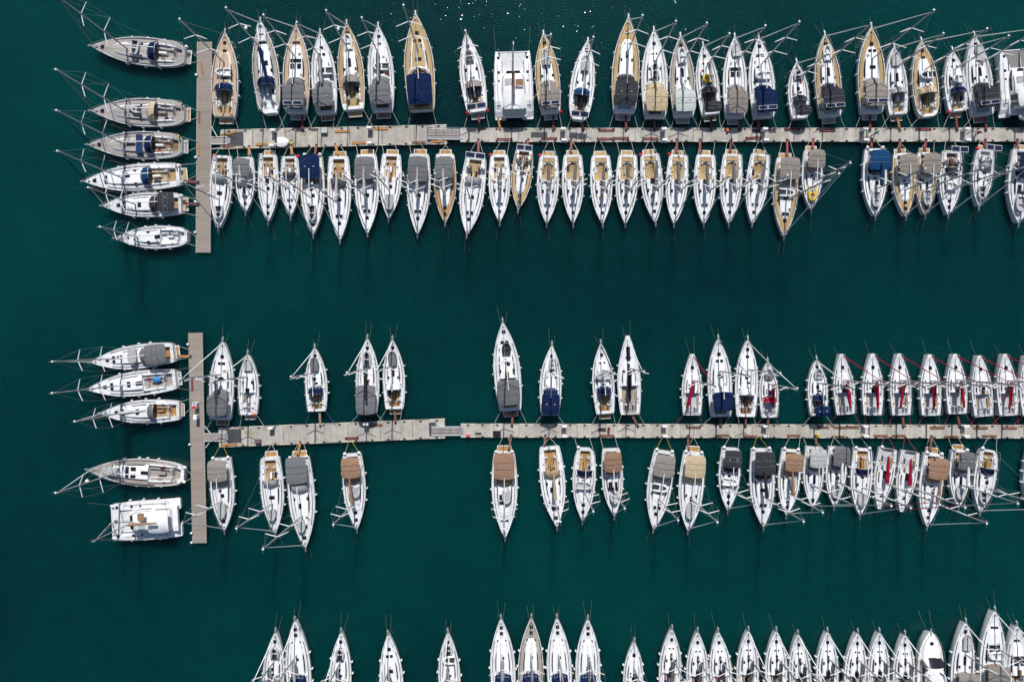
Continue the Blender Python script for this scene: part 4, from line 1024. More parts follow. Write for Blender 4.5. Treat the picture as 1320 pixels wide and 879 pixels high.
def motor_yacht(bow, stern, wpx, label):
    root, L, rz, mid = frame_from(bow, stern, 'motor_yacht'); B = wpx * S * .97; Y = lambda t: t * L - L / 2
    def hw(t): return B / 2 * ((1 - max(0, (t - .45) / .55) ** 2.6) ** .75 if t < 1 else .0) * (.95 + .05 * min(1, t / .3))
    rr = []
    ts = (0, .1, .3, .5, .65, .78, .87, .93, .97, .99, 1.0)
    for t in ts:
        w = max(hw(t), .05); z = 1.5 + .35 * t
        rr.append([(-w, Y(t), z), (-w * .93, Y(t) - .3 * t ** 4, z * .5), (-w * .75, Y(t) - .7 * t ** 4, 0), (0, Y(t) - .8 * t ** 4, -.3), (w * .75, Y(t) - .7 * t ** 4, 0), (w * .93, Y(t) - .3 * t ** 4, z * .5), (w, Y(t), z)])
    MB().rings(rr, 0).build('hull', gel, root)
    b = MB(); b.rings([[(r[6][0], r[6][1], r[6][2] + .08), (r[6][0] * .9, r[6][1], r[6][2] + .08), (r[6][0] * .88, r[6][1], r[6][2]), (0, r[6][1], r[6][2] + .12), (-r[6][0] * .88, r[6][1], r[6][2]), (-r[6][0] * .9, r[6][1], r[6][2] + .08), (-r[6][0], r[6][1], r[6][2] + .08)] for r in rr], 0, cap=False, smooth=False)
    b.build('deck', gelw, root)
    # forward trunk, windscreen, flybridge
    def trunk(spec, name, m):
        q = []
        for t, w, h, y in spec:
            w *= B; z = 1.55 + .3 * t
            q.append([(-w, Y(t), z), (-w * .9, Y(t), z + h * .8), (-w * .7, Y(t), z + h), (0, Y(t), z + h * 1.08), (w * .7, Y(t), z + h), (w * .9, Y(t), z + h * .8), (w, Y(t), z)])
        return MB().rings(q, 0).build(name, m, root), q
    trunk([(.66, .36, .5, 0), (.76, .33, .42, 0), (.85, .25, .3, 0), (.92, .15, .12, 0), (.935, .12, .02, 0)], 'fore_trunk', gel)
    trunk([(.2, .38, 1.5, 0), (.35, .39, 1.55, 0), (.5, .39, 1.5, 0), (.56, .385, 1.4, 0)], 'saloon', gel)
    q = []
    for t, z, w in ((.562, 3.1, .375), (.605, 2.75, .40), (.65, 2.35, .405), (.685, 2.05, .39)):
        q.append([(x * w * B, Y(t) - .5 * x * x, z + .1 * (1 - x * x)) for x in (-1, -.6, -.2, .2, .6, 1)])
    MB().rings(q, 0, cap=False).build('windscreen', glass, root)
    for s in (-1, 1):
        b = MB(); b.add([(s * B * .375, Y(.24), 2.2), (s * B * .385, Y(.6), 2.2), (s * B * .36, Y(.58), 2.8), (s * B * .355, Y(.26), 2.8)], [(0, 1, 2, 3)]); b.build('saloon_window', glass, root)
    q = []
    for t, w in ((.14, .3), (.3, .34), (.44, .33), (.5, .27), (.525, .15)):
        w *= B; q.append([(-w, Y(t), 3.05), (-w, Y(t), 3.65), (-w + .12, Y(t), 3.65), (-w + .14, Y(t), 3.2), (w - .14, Y(t), 3.2), (w - .12, Y(t), 3.65), (w, Y(t), 3.65), (w, Y(t), 3.05)])
    MB().rings(q, 0, smooth=False).build('flybridge', gel, root)
    MB().box((-.3, Y(.34), 3.45), (B * .3, .6, .5), bev=.1).build('helm_seat', FAB['tan'], root)
    MB().box((0, Y(.24), 3.4), (B * .5, .7, .4), bev=.1).build('bench', FAB['beige'], root)
    b = MB(); r = .32
    b.rings([[(k * math.cos(a * math.pi / 6), Y(.845) + k * math.sin(a * math.pi / 6), z) for a in range(12)] for k, z in ((r, 2.05), (r, 2.16), (.02, 2.18))], close=True); b.build('hatch', glass, root)
    b = MB()
    for s in (-1, 1): b.tube([(s * hw(t) * .95, Y(t), 1.6 + .35 * t + .65) for t in (.45, .6, .75, .87, .94, .98)], .025, 5)
    b.tube([(-hw(.98) * .95, Y(.98), 2.6), (0, Y(1) - .05, 2.62), (hw(.98) * .95, Y(.98), 2.6)], .025, 5)
    for s in (-1, 1):
        for t in (.5, .62, .74, .85, .93): b.tube([(s * hw(t) * .95, Y(t), 1.5 + .35 * t), (s * hw(t) * .95, Y(t), 2.25 + .35 * t)], .02, 4)
    b.build('bow_rail', steel, root)
    b = MB(); b.box((0, Y(1) - .1, 1.95), (.25, .9, .1), bev=.04); b.tube([(0, Y(.99), 2.05), (0, Y(1) + .3, 1.8)], .04, 5); b.build('anchor', steel, root)
    for k in (-1, 1):
        p0 = Vector((k * .5, Y(.985), 1.9)); p1 = Vector((k * .9, Y(1) + 2.8, -.1)); MB().tube([p0, p0.lerp(p1, .5) - Vector((0, 0, .3)), p1], .022, 4).build('bow_rope', rope_g, root)
    MB().box((0, Y(-.04), .45), (B * .8, 1.0, .1), bev=.1).build('swim_platform', DECK['T'], root)
    tag(root, label, 'motor yacht')
motor_yacht((1198, 811.7), (1198, 910), 34.5, 'white motor yacht with dark wraparound windscreen and round bow, ' + PLACE_E21)

# numbers painted on the deck of one yacht
def strokes(pts, w, h, z, parent, name, at, m, flip=1):
    b = MB()
    for p, q in zip(pts[:-1], pts[1:]):
        d = Vector((q[0] - p[0], q[1] - p[1])); L_ = d.length
        b.box(((p[0] + q[0]) / 2 * w, (p[1] + q[1]) / 2 * h, 0), (.14, Vector((d.x * w, d.y * h)).length + .1, .02), math.atan2(-d.x * w, d.y * h))
    o = b.build(name, m, parent, at)
    return o
three = [(-.5, 1), (.5, 1), (0, .55), (.5, .25), (.3, -.0 - .3), (-.5, -.25)]
seven = [(-.5, 1), (.5, 1), (-.1, -.3)]
for ch, x in ((three, 1.42), (seven, -1.42)):
    o = strokes(ch, .46, .62, 0, B28['root'], 'deck_numeral', (x, B28['Y'](.25), B28['zs'](.25) + .09), dark_m)
    o.rotation_euler = (0, 0, R(180))
# solar cells flat on the deck of the third yacht at the upper pier; blue bundle in a cockpit
b_ = LB3
for k in range(2):
    b = MB(); b.box((0, 0, 0), (1.55, 1.05, .03), mi=1); b.box((0, 0, .012), (1.49, .99, .025), mi=0)
    b.build('solar_panel', [mat('solar cell blue', (.015, .04, .12), .25, .1), dark_m], b_['root'], ((k - .5) * 1.6, b_['Y'](.44), b_['topz'](.44, 0) + .06))
MB().ball((0, 0, 0), (.5, .7, .3), 10, 6).build('sail_bag', mat('bag blue', (.02, .2, .55), .6), M2['root'], (.25, M2['Y'](.2), M2['fb'] + .3))
# white bars along the roof of the large teak yacht
for s in (-1, 1):
    MB().tube([(s * 1.25, A7['Y'](.40), A7['topz'](.40, 1.2) + .08), (s * 1.05, A7['Y'](.55), A7['topz'](.55, 1.0) + .1), (s * .75, A7['Y'](.69), A7['topz'](.69, .7) + .1)], [.17, .13, .1], 6, flat=.6).build('roof_moulding', gel, A7['root'])
b = MB(); b.tube([(-1.6, A7['Y'](.375), A7['zs'](.37) + .5), (-1.2, A7['Y'](.405), A7['zs'](.37) + .75), (0, A7['Y'](.425), A7['zs'](.37) + .8), (1.2, A7['Y'](.405), A7['zs'](.37) + .75), (1.6, A7['Y'](.375), A7['zs'](.37) + .5)], .16, 7); b.build('windscreen_frame', gel, A7['root'])
# dark strip along the foredeck of the black-boomed racer
MB().box((0, 0, 0), (.62, 2.7, .03), bev=.05).build('deck_mat', FAB['black'], C9['root'], (0, C9['Y'](.745), C9['topz'](.745, 0) + .03))

# ------------------------------------------------------------------ pontoons
conc = planks('concrete deck', (.43, .405, .36), .85, .62, 0, .10, .12)
for n_ in conc.node_tree.nodes:
    if n_.type == 'TEX_NOISE': n_.inputs['Scale'].default_value = .9; n_.inputs['Detail'].default_value = 8
    if n_.type == 'MAP_RANGE' and abs(n_.inputs[1].default_value - .25) < .01: n_.inputs[3].default_value = .70; n_.inputs[4].default_value = 1.16
conc_side = mat('concrete side', (.30, .285, .26), .9, .12, 1.5)
cream = mat('edge pad cream', (.58, .54, .46), .8, .06)
pierwood = planks('pier planks', (.275, .235, .205), .85, .155, 1, .1, .45)
pier_edge = mat('pier edge beam', (.30, .275, .25), .85, .1)
matrub = planks('dark rubber mat', (.05, .055, .065), .8, .25, 0, .1, .3)
stain = mat('old stain', (.34, .30, .21), .9, .1, 2)
CLEAT = MB().box((0, 0, .05), (.28, .2, .1), bev=.04).tube([(-.22, 0, .15), (.22, 0, .15)], .05, 5).mesh('cleat', mat('cleat rust', (.05, .035, .03), .7, .2))

def pontoon(corners, label, units, cleats, sides=True):
    """corners in photo pixels: TL, TR, BR, BL (at deck height)"""
    P = [W(x, y, ZD) for x, y in corners]
    root = empty('pontoon', ((P[0] + P[2]) / 2) * 1.0); root.location.z = 0
    o = root.location.copy(); q = [p - Vector((o.x, o.y, 0)) for p in P]
    def at(u, v, z=ZD): 
        p = q[0].lerp(q[1], u).lerp(q[3].lerp(q[2], u), v); return Vector((p.x, p.y, z))
    Lw = (q[1] - q[0]).length; wd = (q[3] - q[0]).length
    ang = math.atan2(q[1].y - q[0].y, q[1].x - q[0].x)
    for i in range(units):
        g = .03 / Lw
        u0, u1 = i / units + (g if i else 0), (i + 1) / units - (g if i < units - 1 else 0)
        c = at((u0 + u1) / 2, .5, ZD - .3)
        ob = MB().box((0, 0, 0), ((u1 - u0) * Lw, wd - .12, .6)).build('deck_slab', conc, root, c); ob.rotation_euler.z = ang
    for v in (0, 1):
        b = MB(); n = max(2, int(Lw / 2.3))
        for i in range(n):
            a, e = at(i / n, v, ZD - .12), at((i + 1) / n, v, ZD - .12)
            m_ = (a + e) / 2; sgn = 1 if v == 0 else -1
            b.box((m_.x, m_.y - sgn * .03, m_.z), ((e - a).length - .015, .14, .3), ang, mi=i % 2)
        b.build('edge_beam', [cream, conc_side], root)
    b = MB(); n = max(3, int(Lw / 6))
    for i in range(n):
        c = at((i + .5) / n, .5, -.1); b.box((c.x, c.y, c.z), (Lw / n * .8, wd * .86, .5), ang)
    b.build('float', conc_side, root)
    for k in range(cleats):
        u = (k + .5) / cleats
        for v in (.055, .945):
            c = at(u, v, ZD); link_mesh('cleat', CLEAT, root, c, (0, 0, ang + R(90) * 0))
    tag(root, label, 'pontoon', 'concrete pontoons')
    return root, at, ang
def topmat(root, at, ang, u, v, du, dv, m, name, z=.012):
    c = at(u, v, ZD + z); o = MB().box((0, 0, 0), (du, dv, .02)).build(name, m, root, c); o.rotation_euler.z = ang
p1, at1, an1 = pontoon([(285, 167.8), (575.8, 161), (575.8, 185.6), (283.5, 191.8)], 'wide concrete pontoon beside the upper wooden pier', 7, 14)
topmat(p1, at1, an1, .065, .5, 2.6, 2.3, matrub, 'rubber_mat'); topmat(p1, at1, an1, .925, .5, .9, 2.3, matrub, 'rubber_mat')
topmat(p1, at1, an1, .353, .1, 1.35, .55, matrub, 'grating'); topmat(p1, at1, an1, .415, .09, 1.2, .5, matrub, 'grating')
p2, at2, an2 = pontoon([(593.3, 165.6), (1345, 165.4), (1345, 182.2), (593.3, 182.9)], 'long narrow concrete pontoon behind the top row of yachts', 10, 40)
topmat(p2, at2, an2, .135, .5, 2.6, .85, matrub, 'grating'); topmat(p2, at2, an2, .508, .2, 1.5, .75, matrub, 'grating'); topmat(p2, at2, an2, .535, .22, 1.2, .6, matrub, 'grating')
p3, at3, an3 = pontoon([(281.5, 551.6), (573.5, 539.8), (573.5, 564.4), (282.5, 576.2)], 'wide concrete pontoon beside the lower wooden pier', 7, 14)
topmat(p3, at3, an3, .068, .45, 2.3, 2.2, matrub, 'rubber_mat'); topmat(p3, at3, an3, .945, .52, 1.1, 2.2, matrub, 'rubber_mat')
p4, at4, an4 = pontoon([(594, 546.3), (1345, 548.1), (1345, 564.7), (594, 563.3)], 'long narrow concrete pontoon between the two middle rows', 10, 40)
topmat(p4, at4, an4, .03, .74, 1.0, .4, matrub, 'grating'); topmat(p4, at4, an4, .242, .42, 1.3, .6, matrub, 'grating')
def blot(root, at, u, v, r, name='stain'):
    c = at(u, v, ZD + .006); b = MB(); n = 18
    vs = [(r * (1 + .35 * math.sin(k * 2.1) + .2 * math.sin(k * 3.7)) * math.cos(2 * math.pi * k / n) * 1.5, r * (1 + .3 * math.cos(k * 1.7)) * math.sin(2 * math.pi * k / n), 0) for k in range(n)]
    b.add([(0, 0, 0)] + vs, [(0, 1 + k, 1 + (k + 1) % n) for k in range(n)]); o = b.build(name, stain, root, c)
blot(p1, at1, .365, .32, .38); blot(p3, at3, .135, .3, .5); blot(p3, at3, .96, .4, .4); blot(p2, at2, .36, .6, .22)
# painted mark on the lower long pontoon
def pxy(px, py, z=ZD): return W(px, py, z)

def wooden_pier(corners, label):
    P = [W(x, y, ZD) for x, y in corners]
    c = (P[0] + P[2]) / 2; root = empty('wooden_pier', (c.x, c.y, 0)); q = [p - Vector((c.x, c.y, 0)) for p in P]
    def at(u, v, z=ZD): 
        p = q[0].lerp(q[1], u).lerp(q[3].lerp(q[2], u), v); return Vector((p.x, p.y, z))
    Lw = (q[3] - q[0]).length; wd = (q[1] - q[0]).length; ang = math.atan2(q[0].y - q[3].y, q[0].x - q[3].x) - R(90)
    n = 3
    for i in range(n):
        o = MB().box((0, 0, 0), (wd - .16, Lw / n - .04, .12)).build('plank_deck', pierwood, root, at(.5, (i + .5) / n, ZD - .06)); o.rotation_euler.z = ang
    for u in (0, 1):
        c_ = at(u, .5, ZD - .13); s = 1 if u == 0 else -1
        o = MB().box((s * .03, 0, 0), (.16, Lw, .3)).build('edge_beam', pier_edge, root, c_); o.rotation_euler.z = ang
    for i in range(6):
        o = MB().box((0, 0, 0), (wd * .8, Lw / 9, .5), bev=.1).build('float', conc_side, root, at(.5, (i + .5) / 6, -.02)); o.rotation_euler.z = ang
    tag(root, label, 'pier', 'wooden piers'); return root, at
w1, atw1 = wooden_pier([(254.4, 54), (273.2, 54), (270.5, 325.8), (252.6, 325.8)], 'upper weathered wooden pier, behind six yachts moored bow left')
w2, atw2 = wooden_pier([(243, 429), (260.6, 428.6), (265.8, 699.8), (248.2, 700)], 'lower weathered wooden pier, with red box standing on it')
# white mooring knobs on the piers
KNOB = lathe([(.12, 0), (.12, .25), (.2, .3), (.2, .42), (.08, .46)]).mesh('mooring_post', fend_w)
for r_, at_, pts in ((w1, atw1, ((0, .16), (0, .55), (0, .76), (0, .905))), (w2, atw2, ((0, .055), (0, .53), (0, .95), (0, .995)))):
    for u, v in pts: link_mesh('mooring_post', KNOB, r_, at_(u - .03, v, ZD - .12))

def gangway(p0, p1, wpx, label, rails=True):
    a, e = W(p0[0], p0[1], ZD), W(p1[0], p1[1], ZD); d = e - a; L_ = d.length; c = (a + e) / 2
    root = empty('gangway', (c.x, c.y, ZD), math.atan2(d.y, d.x)); w = wpx * S
    MB().box((0, 0, .09), (L_, w - .2, .05)).build('grating', planks('gangway grating', (.30, .27, .25), .7, .4, 0, .08, .4), root)
    for s in (-1, 1):
        b = MB(); b.box((0, s * w / 2, .12), (L_, .1, .16)); b.build('side_beam', white_alu, root)
        b = MB()
        n = int(L_ / 1.2)
        for i in range(n + 1): b.tube([(-L_ / 2 + .1 + i * (L_ - .2) / n, s * w / 2, .2), (-L_ / 2 + .1 + i * (L_ - .2) / n, s * w / 2, 1.1)], .03, 5)
        if rails:
            b.tube([(-L_ / 2 + .1, s * w / 2, 1.1), (L_ / 2 - .1, s * w / 2, 1.1)], .035, 5); b.tube([(-L_ / 2 + .1, s * w / 2, .65), (L_ / 2 - .1, s * w / 2, .65)], .025, 5)
            b.build('handrail', mat('blue grey paint', (.12, .2, .3), .5), root)
    MB().box((L_ / 2 + .12, 0, .06), (.5, w - .2, .03)).build('flap', alu, root)
    tag(root, label, 'gangway', 'gangways between pontoons')
gangway((551, 173.5), (593.5, 174), 12.5, 'metal gangway joining the two upper concrete pontoons')
gangway((556, 555.3), (594, 555), 10.5, 'metal gangway joining the two lower concrete pontoons')
gangway((272.5, 181.8), (294, 181.6), 9, 'short gangway from upper wooden pier to concrete pontoon', rails=False)
gangway((264, 563.5), (291, 563.3), 9.5, 'short gangway from lower wooden pier to concrete pontoon', rails=False)
# struts bracing the pontoons to the piers
def strut(p, q, label):
    a, e = W(p[0], p[1], .45), W(q[0], q[1], .45)
    o = MB().tube([a - (a + e) / 2, e - (a + e) / 2], .07, 6).build('pontoon_strut', white_alu, None, (a + e) / 2); tag(o, label, 'strut', 'struts bracing the pontoons')
strut((272.5, 163), (279.5, 176), 'grey strut above the short gangway at upper pier'); strut((272.5, 192.5), (284, 191), 'grey strut below the short gangway at upper pier')
strut((263.5, 549), (271, 558), 'grey strut above the short gangway at lower pier'); strut((265, 577), (271, 569), 'grey strut below the short gangway at lower pier')

# ------------------------------------------------------------------ things on the docks
def near(px, py, rows):
    p = W(px, py); best = None
    for b in BOATS:
        if b['row'] not in rows: continue
        s = b['px']; q = Vector((s[2], s[3]))
        dd = abs(s[2] - px)
        if best is None or dd < best[0]: best = (dd, b, px - s[2])
    return best[1], best[2]
def rowphrase(b): return yacht_phrase(b['where'])
def stored(px, py, c, ang=0, ln=20):
    m, cn = GPM[c]
    row = ('A' if py < edge('A', px) + 10 else 'B') if py < 300 else ('C' if py < edge('C', px) + 9 else 'D')
    b, off = near(px, py, row)
    a = R(ang); L_ = ln * S
    o = gangplank_mesh(L_, m, c == 'r').build('gangplank', [m, FAB['navy']]); p = W(px, py, ZD); o.location = (p.x, p.y, ZD + .06); o.rotation_euler = (0, 0, a + R(90))
    lab = '%s gangplank lying on the pontoon, %s of %s' % (cn, 'right' if off > 0 else 'left', rowphrase(b))
    tag(o, lab, 'gangplank', 'gangplanks stored on the pontoons')
for a in [(650.5, 180, 'r'), (708, 178.8, 'r'), (779.5, 179.5, 'r'), (800.5, 178.6, 'r'), (838.5, 179.2, 'r'), (971, 178.4, 'r'), (782, 168.2, 'r'), (1021, 167, 'r'), (1066.5, 168.6, 'r'), (1190, 167, 'r'),
          (338, 186.2, 'o', 1.3, 17), (441.5, 169.6, 'o', 1.3, 19), (462.5, 184.4, 'o', 1.3, 18), (491.5, 166.2, 'o', 1.3, 18), (540, 184, 'b', 1.3, 18), (564.5, 182.6, 'o', 6, 17), (295.5, 172.6, 'o', 16, 20), (294, 188.6, 'b', 2, 17),
          (1061, 550.6, 'b', 0, 15), (1083, 550.8, 'b', -2, 18), (1100, 550.4, 'b', 0, 15), (1208, 551, 'b', 0, 19), (1264, 551.5, 'b', 0, 19), (1301.5, 551.6, 'b', 0, 19),
          (1080.5, 562.8, 'b', 0, 17), (1135, 561.6, 'b', 0, 18), (1158.5, 561.6, 'b', 0, 17), (1226.5, 563, 'b', 0, 19), (1275, 562, 'b', 0, 19), (893.8, 550.6, 'b', 0, 19), (931, 561.2, 'b', 0, 18), (967.5, 562.4, 'b', 0, 18), (1023, 561.3, 'b', 0, 17), (782.5, 561.3, 'b', 0, 18),
          (485, 547.8, 'b', 3, 17), (453.5, 564.6, 'r', 2, 17), (296, 573.2, 'o', 5, 20)]: stored(*a)
# planks left on the wooden piers
for i, (px, py, c, an) in enumerate([(260.5, 88, 'o', 97), (257, 151, 'b', 90), (256.5, 193, 'o', 92), (248, 496, 'r', 92)]):
    o = gangplank_mesh(1.9, GPM[c][0], False, .28).build('gangplank', [GPM[c][0], FAB['navy']]); p = W(px, py, ZD); o.location = (p.x, p.y, ZD + .05); o.rotation_euler = (0, 0, R(an + 90))
    tag(o, ['orange plank lying near the head of the upper wooden pier', 'brown plank on upper wooden pier beside the second yacht', 'orange plank on upper wooden pier beside the third yacht', 'dark red plank on lower wooden pier above the red box'][i], 'gangplank', 'planks on the wooden piers')
ped_body = mat('pedestal white', (.74, .75, .76), .4, .03)
def pedestal(px, py, hgt=1.15, w=.75):
    row = ('A' if py < 172 else 'B') if py < 300 else ('C' if py < edge('C', px) + 8 else 'D')
    b, off = near(px, py, row); p = W(px, py, ZD + hgt)
    root = empty('power_pedestal', (p.x, p.y, ZD))
    MB().box((0, 0, .05), (w + .1, .42, .1)).build('base', conc_side, root)
    MB().box((0, 0, hgt / 2 + .1), (w, .3, hgt), bev=.05).build('cabinet', ped_body, root)
    MB().box((0, 0, hgt + .16), (w + .08, .38, .1), bev=.06).build('cap', ped_body, root)
    for s in (-1, 1):
        MB().box((s * w * .25, -.16, hgt * .7), (.16, .04, .2)).build('socket', FAB['navy'], root)
    tag(root, 'white power pedestal on the pontoon, %s of %s' % ('right' if off > 0 else 'left', rowphrase(b)), 'power pedestal', 'power pedestals along the pontoons')
for x in (726, 856, 986.5, 1115.5, 1247): pedestal(x, 166.2); pedestal(x + 1, 180.6, .95)
for x, y in ((351.5, 168), (476, 164.8), (350, 187.6), (476, 184.4)): pedestal(x, y, .95)
for x in (727.5, 857, 987, 1116, 1245.5): pedestal(x, 549.6, .9); pedestal(x + .5, 562.2, .75)
for x, y in ((348.5, 551.8), (471.5, 546.8)): pedestal(x, y, .95)
# dock boxes
def dock_box(px, py, d, m, lid, label, name='dock_box', rz=0):
    p = W(px, py, ZD + d[2]); root = empty(name, (p.x, p.y, ZD), rz)
    MB().box((0, 0, d[2] / 2), d, bev=.05).build('body', m, root); MB().box((0, 0, d[2] + .03), (d[0] + .06, d[1] + .06, .08), bev=.05).build('lid', lid, root); tag(root, label, 'dock box'); return root
grey_p = mat('box grey', (.25, .27, .3), .5); 
dock_box(417.5, 168.2, (1.0, .8, .45), grey_p, FAB['pale'], 'grey box on the wide upper pontoon edge behind the grey-canopied yachts')
dock_box(332, 568.8, (.9, .6, .5), dark_m, mat('box brown', (.13, .09, .08), .6), 'dark brown box with white bag on wide lower pontoon')
dock_box(640.5, 558.6, (1.2, .8, .25), ped_body, FAB['black'], 'white-rimmed box with black lid on long lower pontoon near gangway')
dock_box(603.5, 561.5, (.6, .35, .35), mat('box pink', (.6, .06, .16), .5), mat('box pink', (.6, .06, .16), .5), 'pink box at the left end of the long lower pontoon')
dock_box(1054.5, 561.6, (.45, .45, .4), yellow_m, yellow_m, 'yellow box at the edge of the long lower pontoon')
dock_box(938, 167, (.35, .5, .4), orange_m, orange_m, 'orange box at the edge of the long upper pontoon')
dock_box(785, 553.5, (.3, .6, .5), FAB['navy'], mat('box maroon', (.2, .03, .04), .6), 'small navy and maroon box on the long lower pontoon')
rb = dock_box(250.6, 522.8, (.62, .95, 1.1), ped_body, ped_body, 'tall red and white box standing on the lower wooden pier', 'rescue_cabinet')
MB().box((0, -.25, 1.185), (.6, .46, .03)).build('red_panel', rubber_r, rb); MB().box((0, .3, 1.185), (.45, .22, .03)).build('blue_panel', mat('panel blue', (.06, .1, .3), .5), rb)
MB().add([(-.3, -.03, 1.204), (.3, -.03, 1.204), (0, -.3, 1.204)], [(0, 2, 1)]) if False else None
pd = empty('power_pedestal', W(251.3, 537.8, ZD + 1.2) - Vector((0, 0, 1.2))); MB().box((0, 0, .6), (.5, .75, 1.2), bev=.06).build('cabinet', ped_body, pd); MB().box((0, 0, 1.23), (.56, .8, .08), bev=.05).build('cap', ped_body, pd)
tag(pd, 'white pedestal on the lower wooden pier below the red box', 'power pedestal', 'power pedestals along the pontoons')
# white hard dinghy with black outboard resting on the wide upper pontoon
dd = empty('tender', W(366.8, 184.5, ZD), R(-93))
rr = []
for t, w, z in ((0, .72, .5), (.3, .78, .52), (.6, .72, .56), (.82, .5, .6), (.95, .24, .64), (1, .04, .66)):
    y = -1.0 + 1.9 * t; rr.append([(-w, y, z), (-w * .85, y, z * .45), (-w * .3, y, .04), (w * .3, y, .04), (w * .85, y, z * .45), (w, y, z)])
MB().rings(rr, 0).build('hull', gel, dd)
b = MB(); b.rings([[(r[5][0], r[5][1], r[5][2]), (r[5][0] * .5, r[5][1], r[5][2] + .1), (0, r[5][1], r[5][2] + .16 + .03 * math.sin(i * 2)), (-r[5][0] * .5, r[5][1], r[5][2] + .1), (-r[5][0], r[5][1], r[5][2])] for i, r in enumerate(rr)], 0, cap=False); b.build('cover', FAB['white'], dd)
b = MB(); b.box((0, -1.18, .6), (.3, .36, .42), bev=.1); b.tube([(0, -1.15, .4), (0, -1.2, .02)], .06, 6); b.build('outboard_motor', dark_m, dd)
tag(dd, 'white covered tender with black outboard lying on the wide upper pontoon', 'tender')
# a coil of yellow hose beside it
b = MB(); pts = []
for i in range(60):
    a = i * .42; r = .22 + .02 * math.sin(i * 1.3) + .1 * (i / 60); pts.append((r * math.cos(a), r * 1.3 * math.sin(a), .03 + .002 * i))
b.tube(pts, .03, 5); o = b.build('hose_coil', mat('hose yellow', (.45, .42, .05), .6), None, W(376, 183, ZD)); tag(o, 'coil of yellow hose beside the white covered tender', 'hose')

# ------------------------------------------------------------------ people
skin = mat('skin', (.42, .23, .15), .55, .04)
def skinned(name, vs, es, rs, m, parent, levels=2):
    me = bpy.data.meshes.new(name); me.from_pydata(vs, es, []); me.materials.append(m)
    o = bpy.data.objects.new(name, me); col.objects.link(o); o.parent = parent
    sk = o.modifiers.new('Skin', 'SKIN'); sk.use_smooth_shade = True
    if not me.skin_vertices: me.attributes.new
    return o, sk
def limb_mesh(chains, m, name, parent):
    """one continuous body grown from chains of (point, radius) with overlapping joints, merged by remeshing"""
    b = MB()
    for ch in chains:
        b.tube([p for p, r in ch], [r for p, r in ch], 10)
        for p, r in ch: b.ball(p, r, 10, 7)
    o = b.build(name, m, parent)
    md = o.modifiers.new('Remesh', 'REMESH'); md.mode = 'VOXEL'; md.voxel_size = .016; md.use_smooth_shade = True
    sm = o.modifiers.new('Smooth', 'SMOOTH'); sm.iterations = 4; sm.factor = .5
    return o
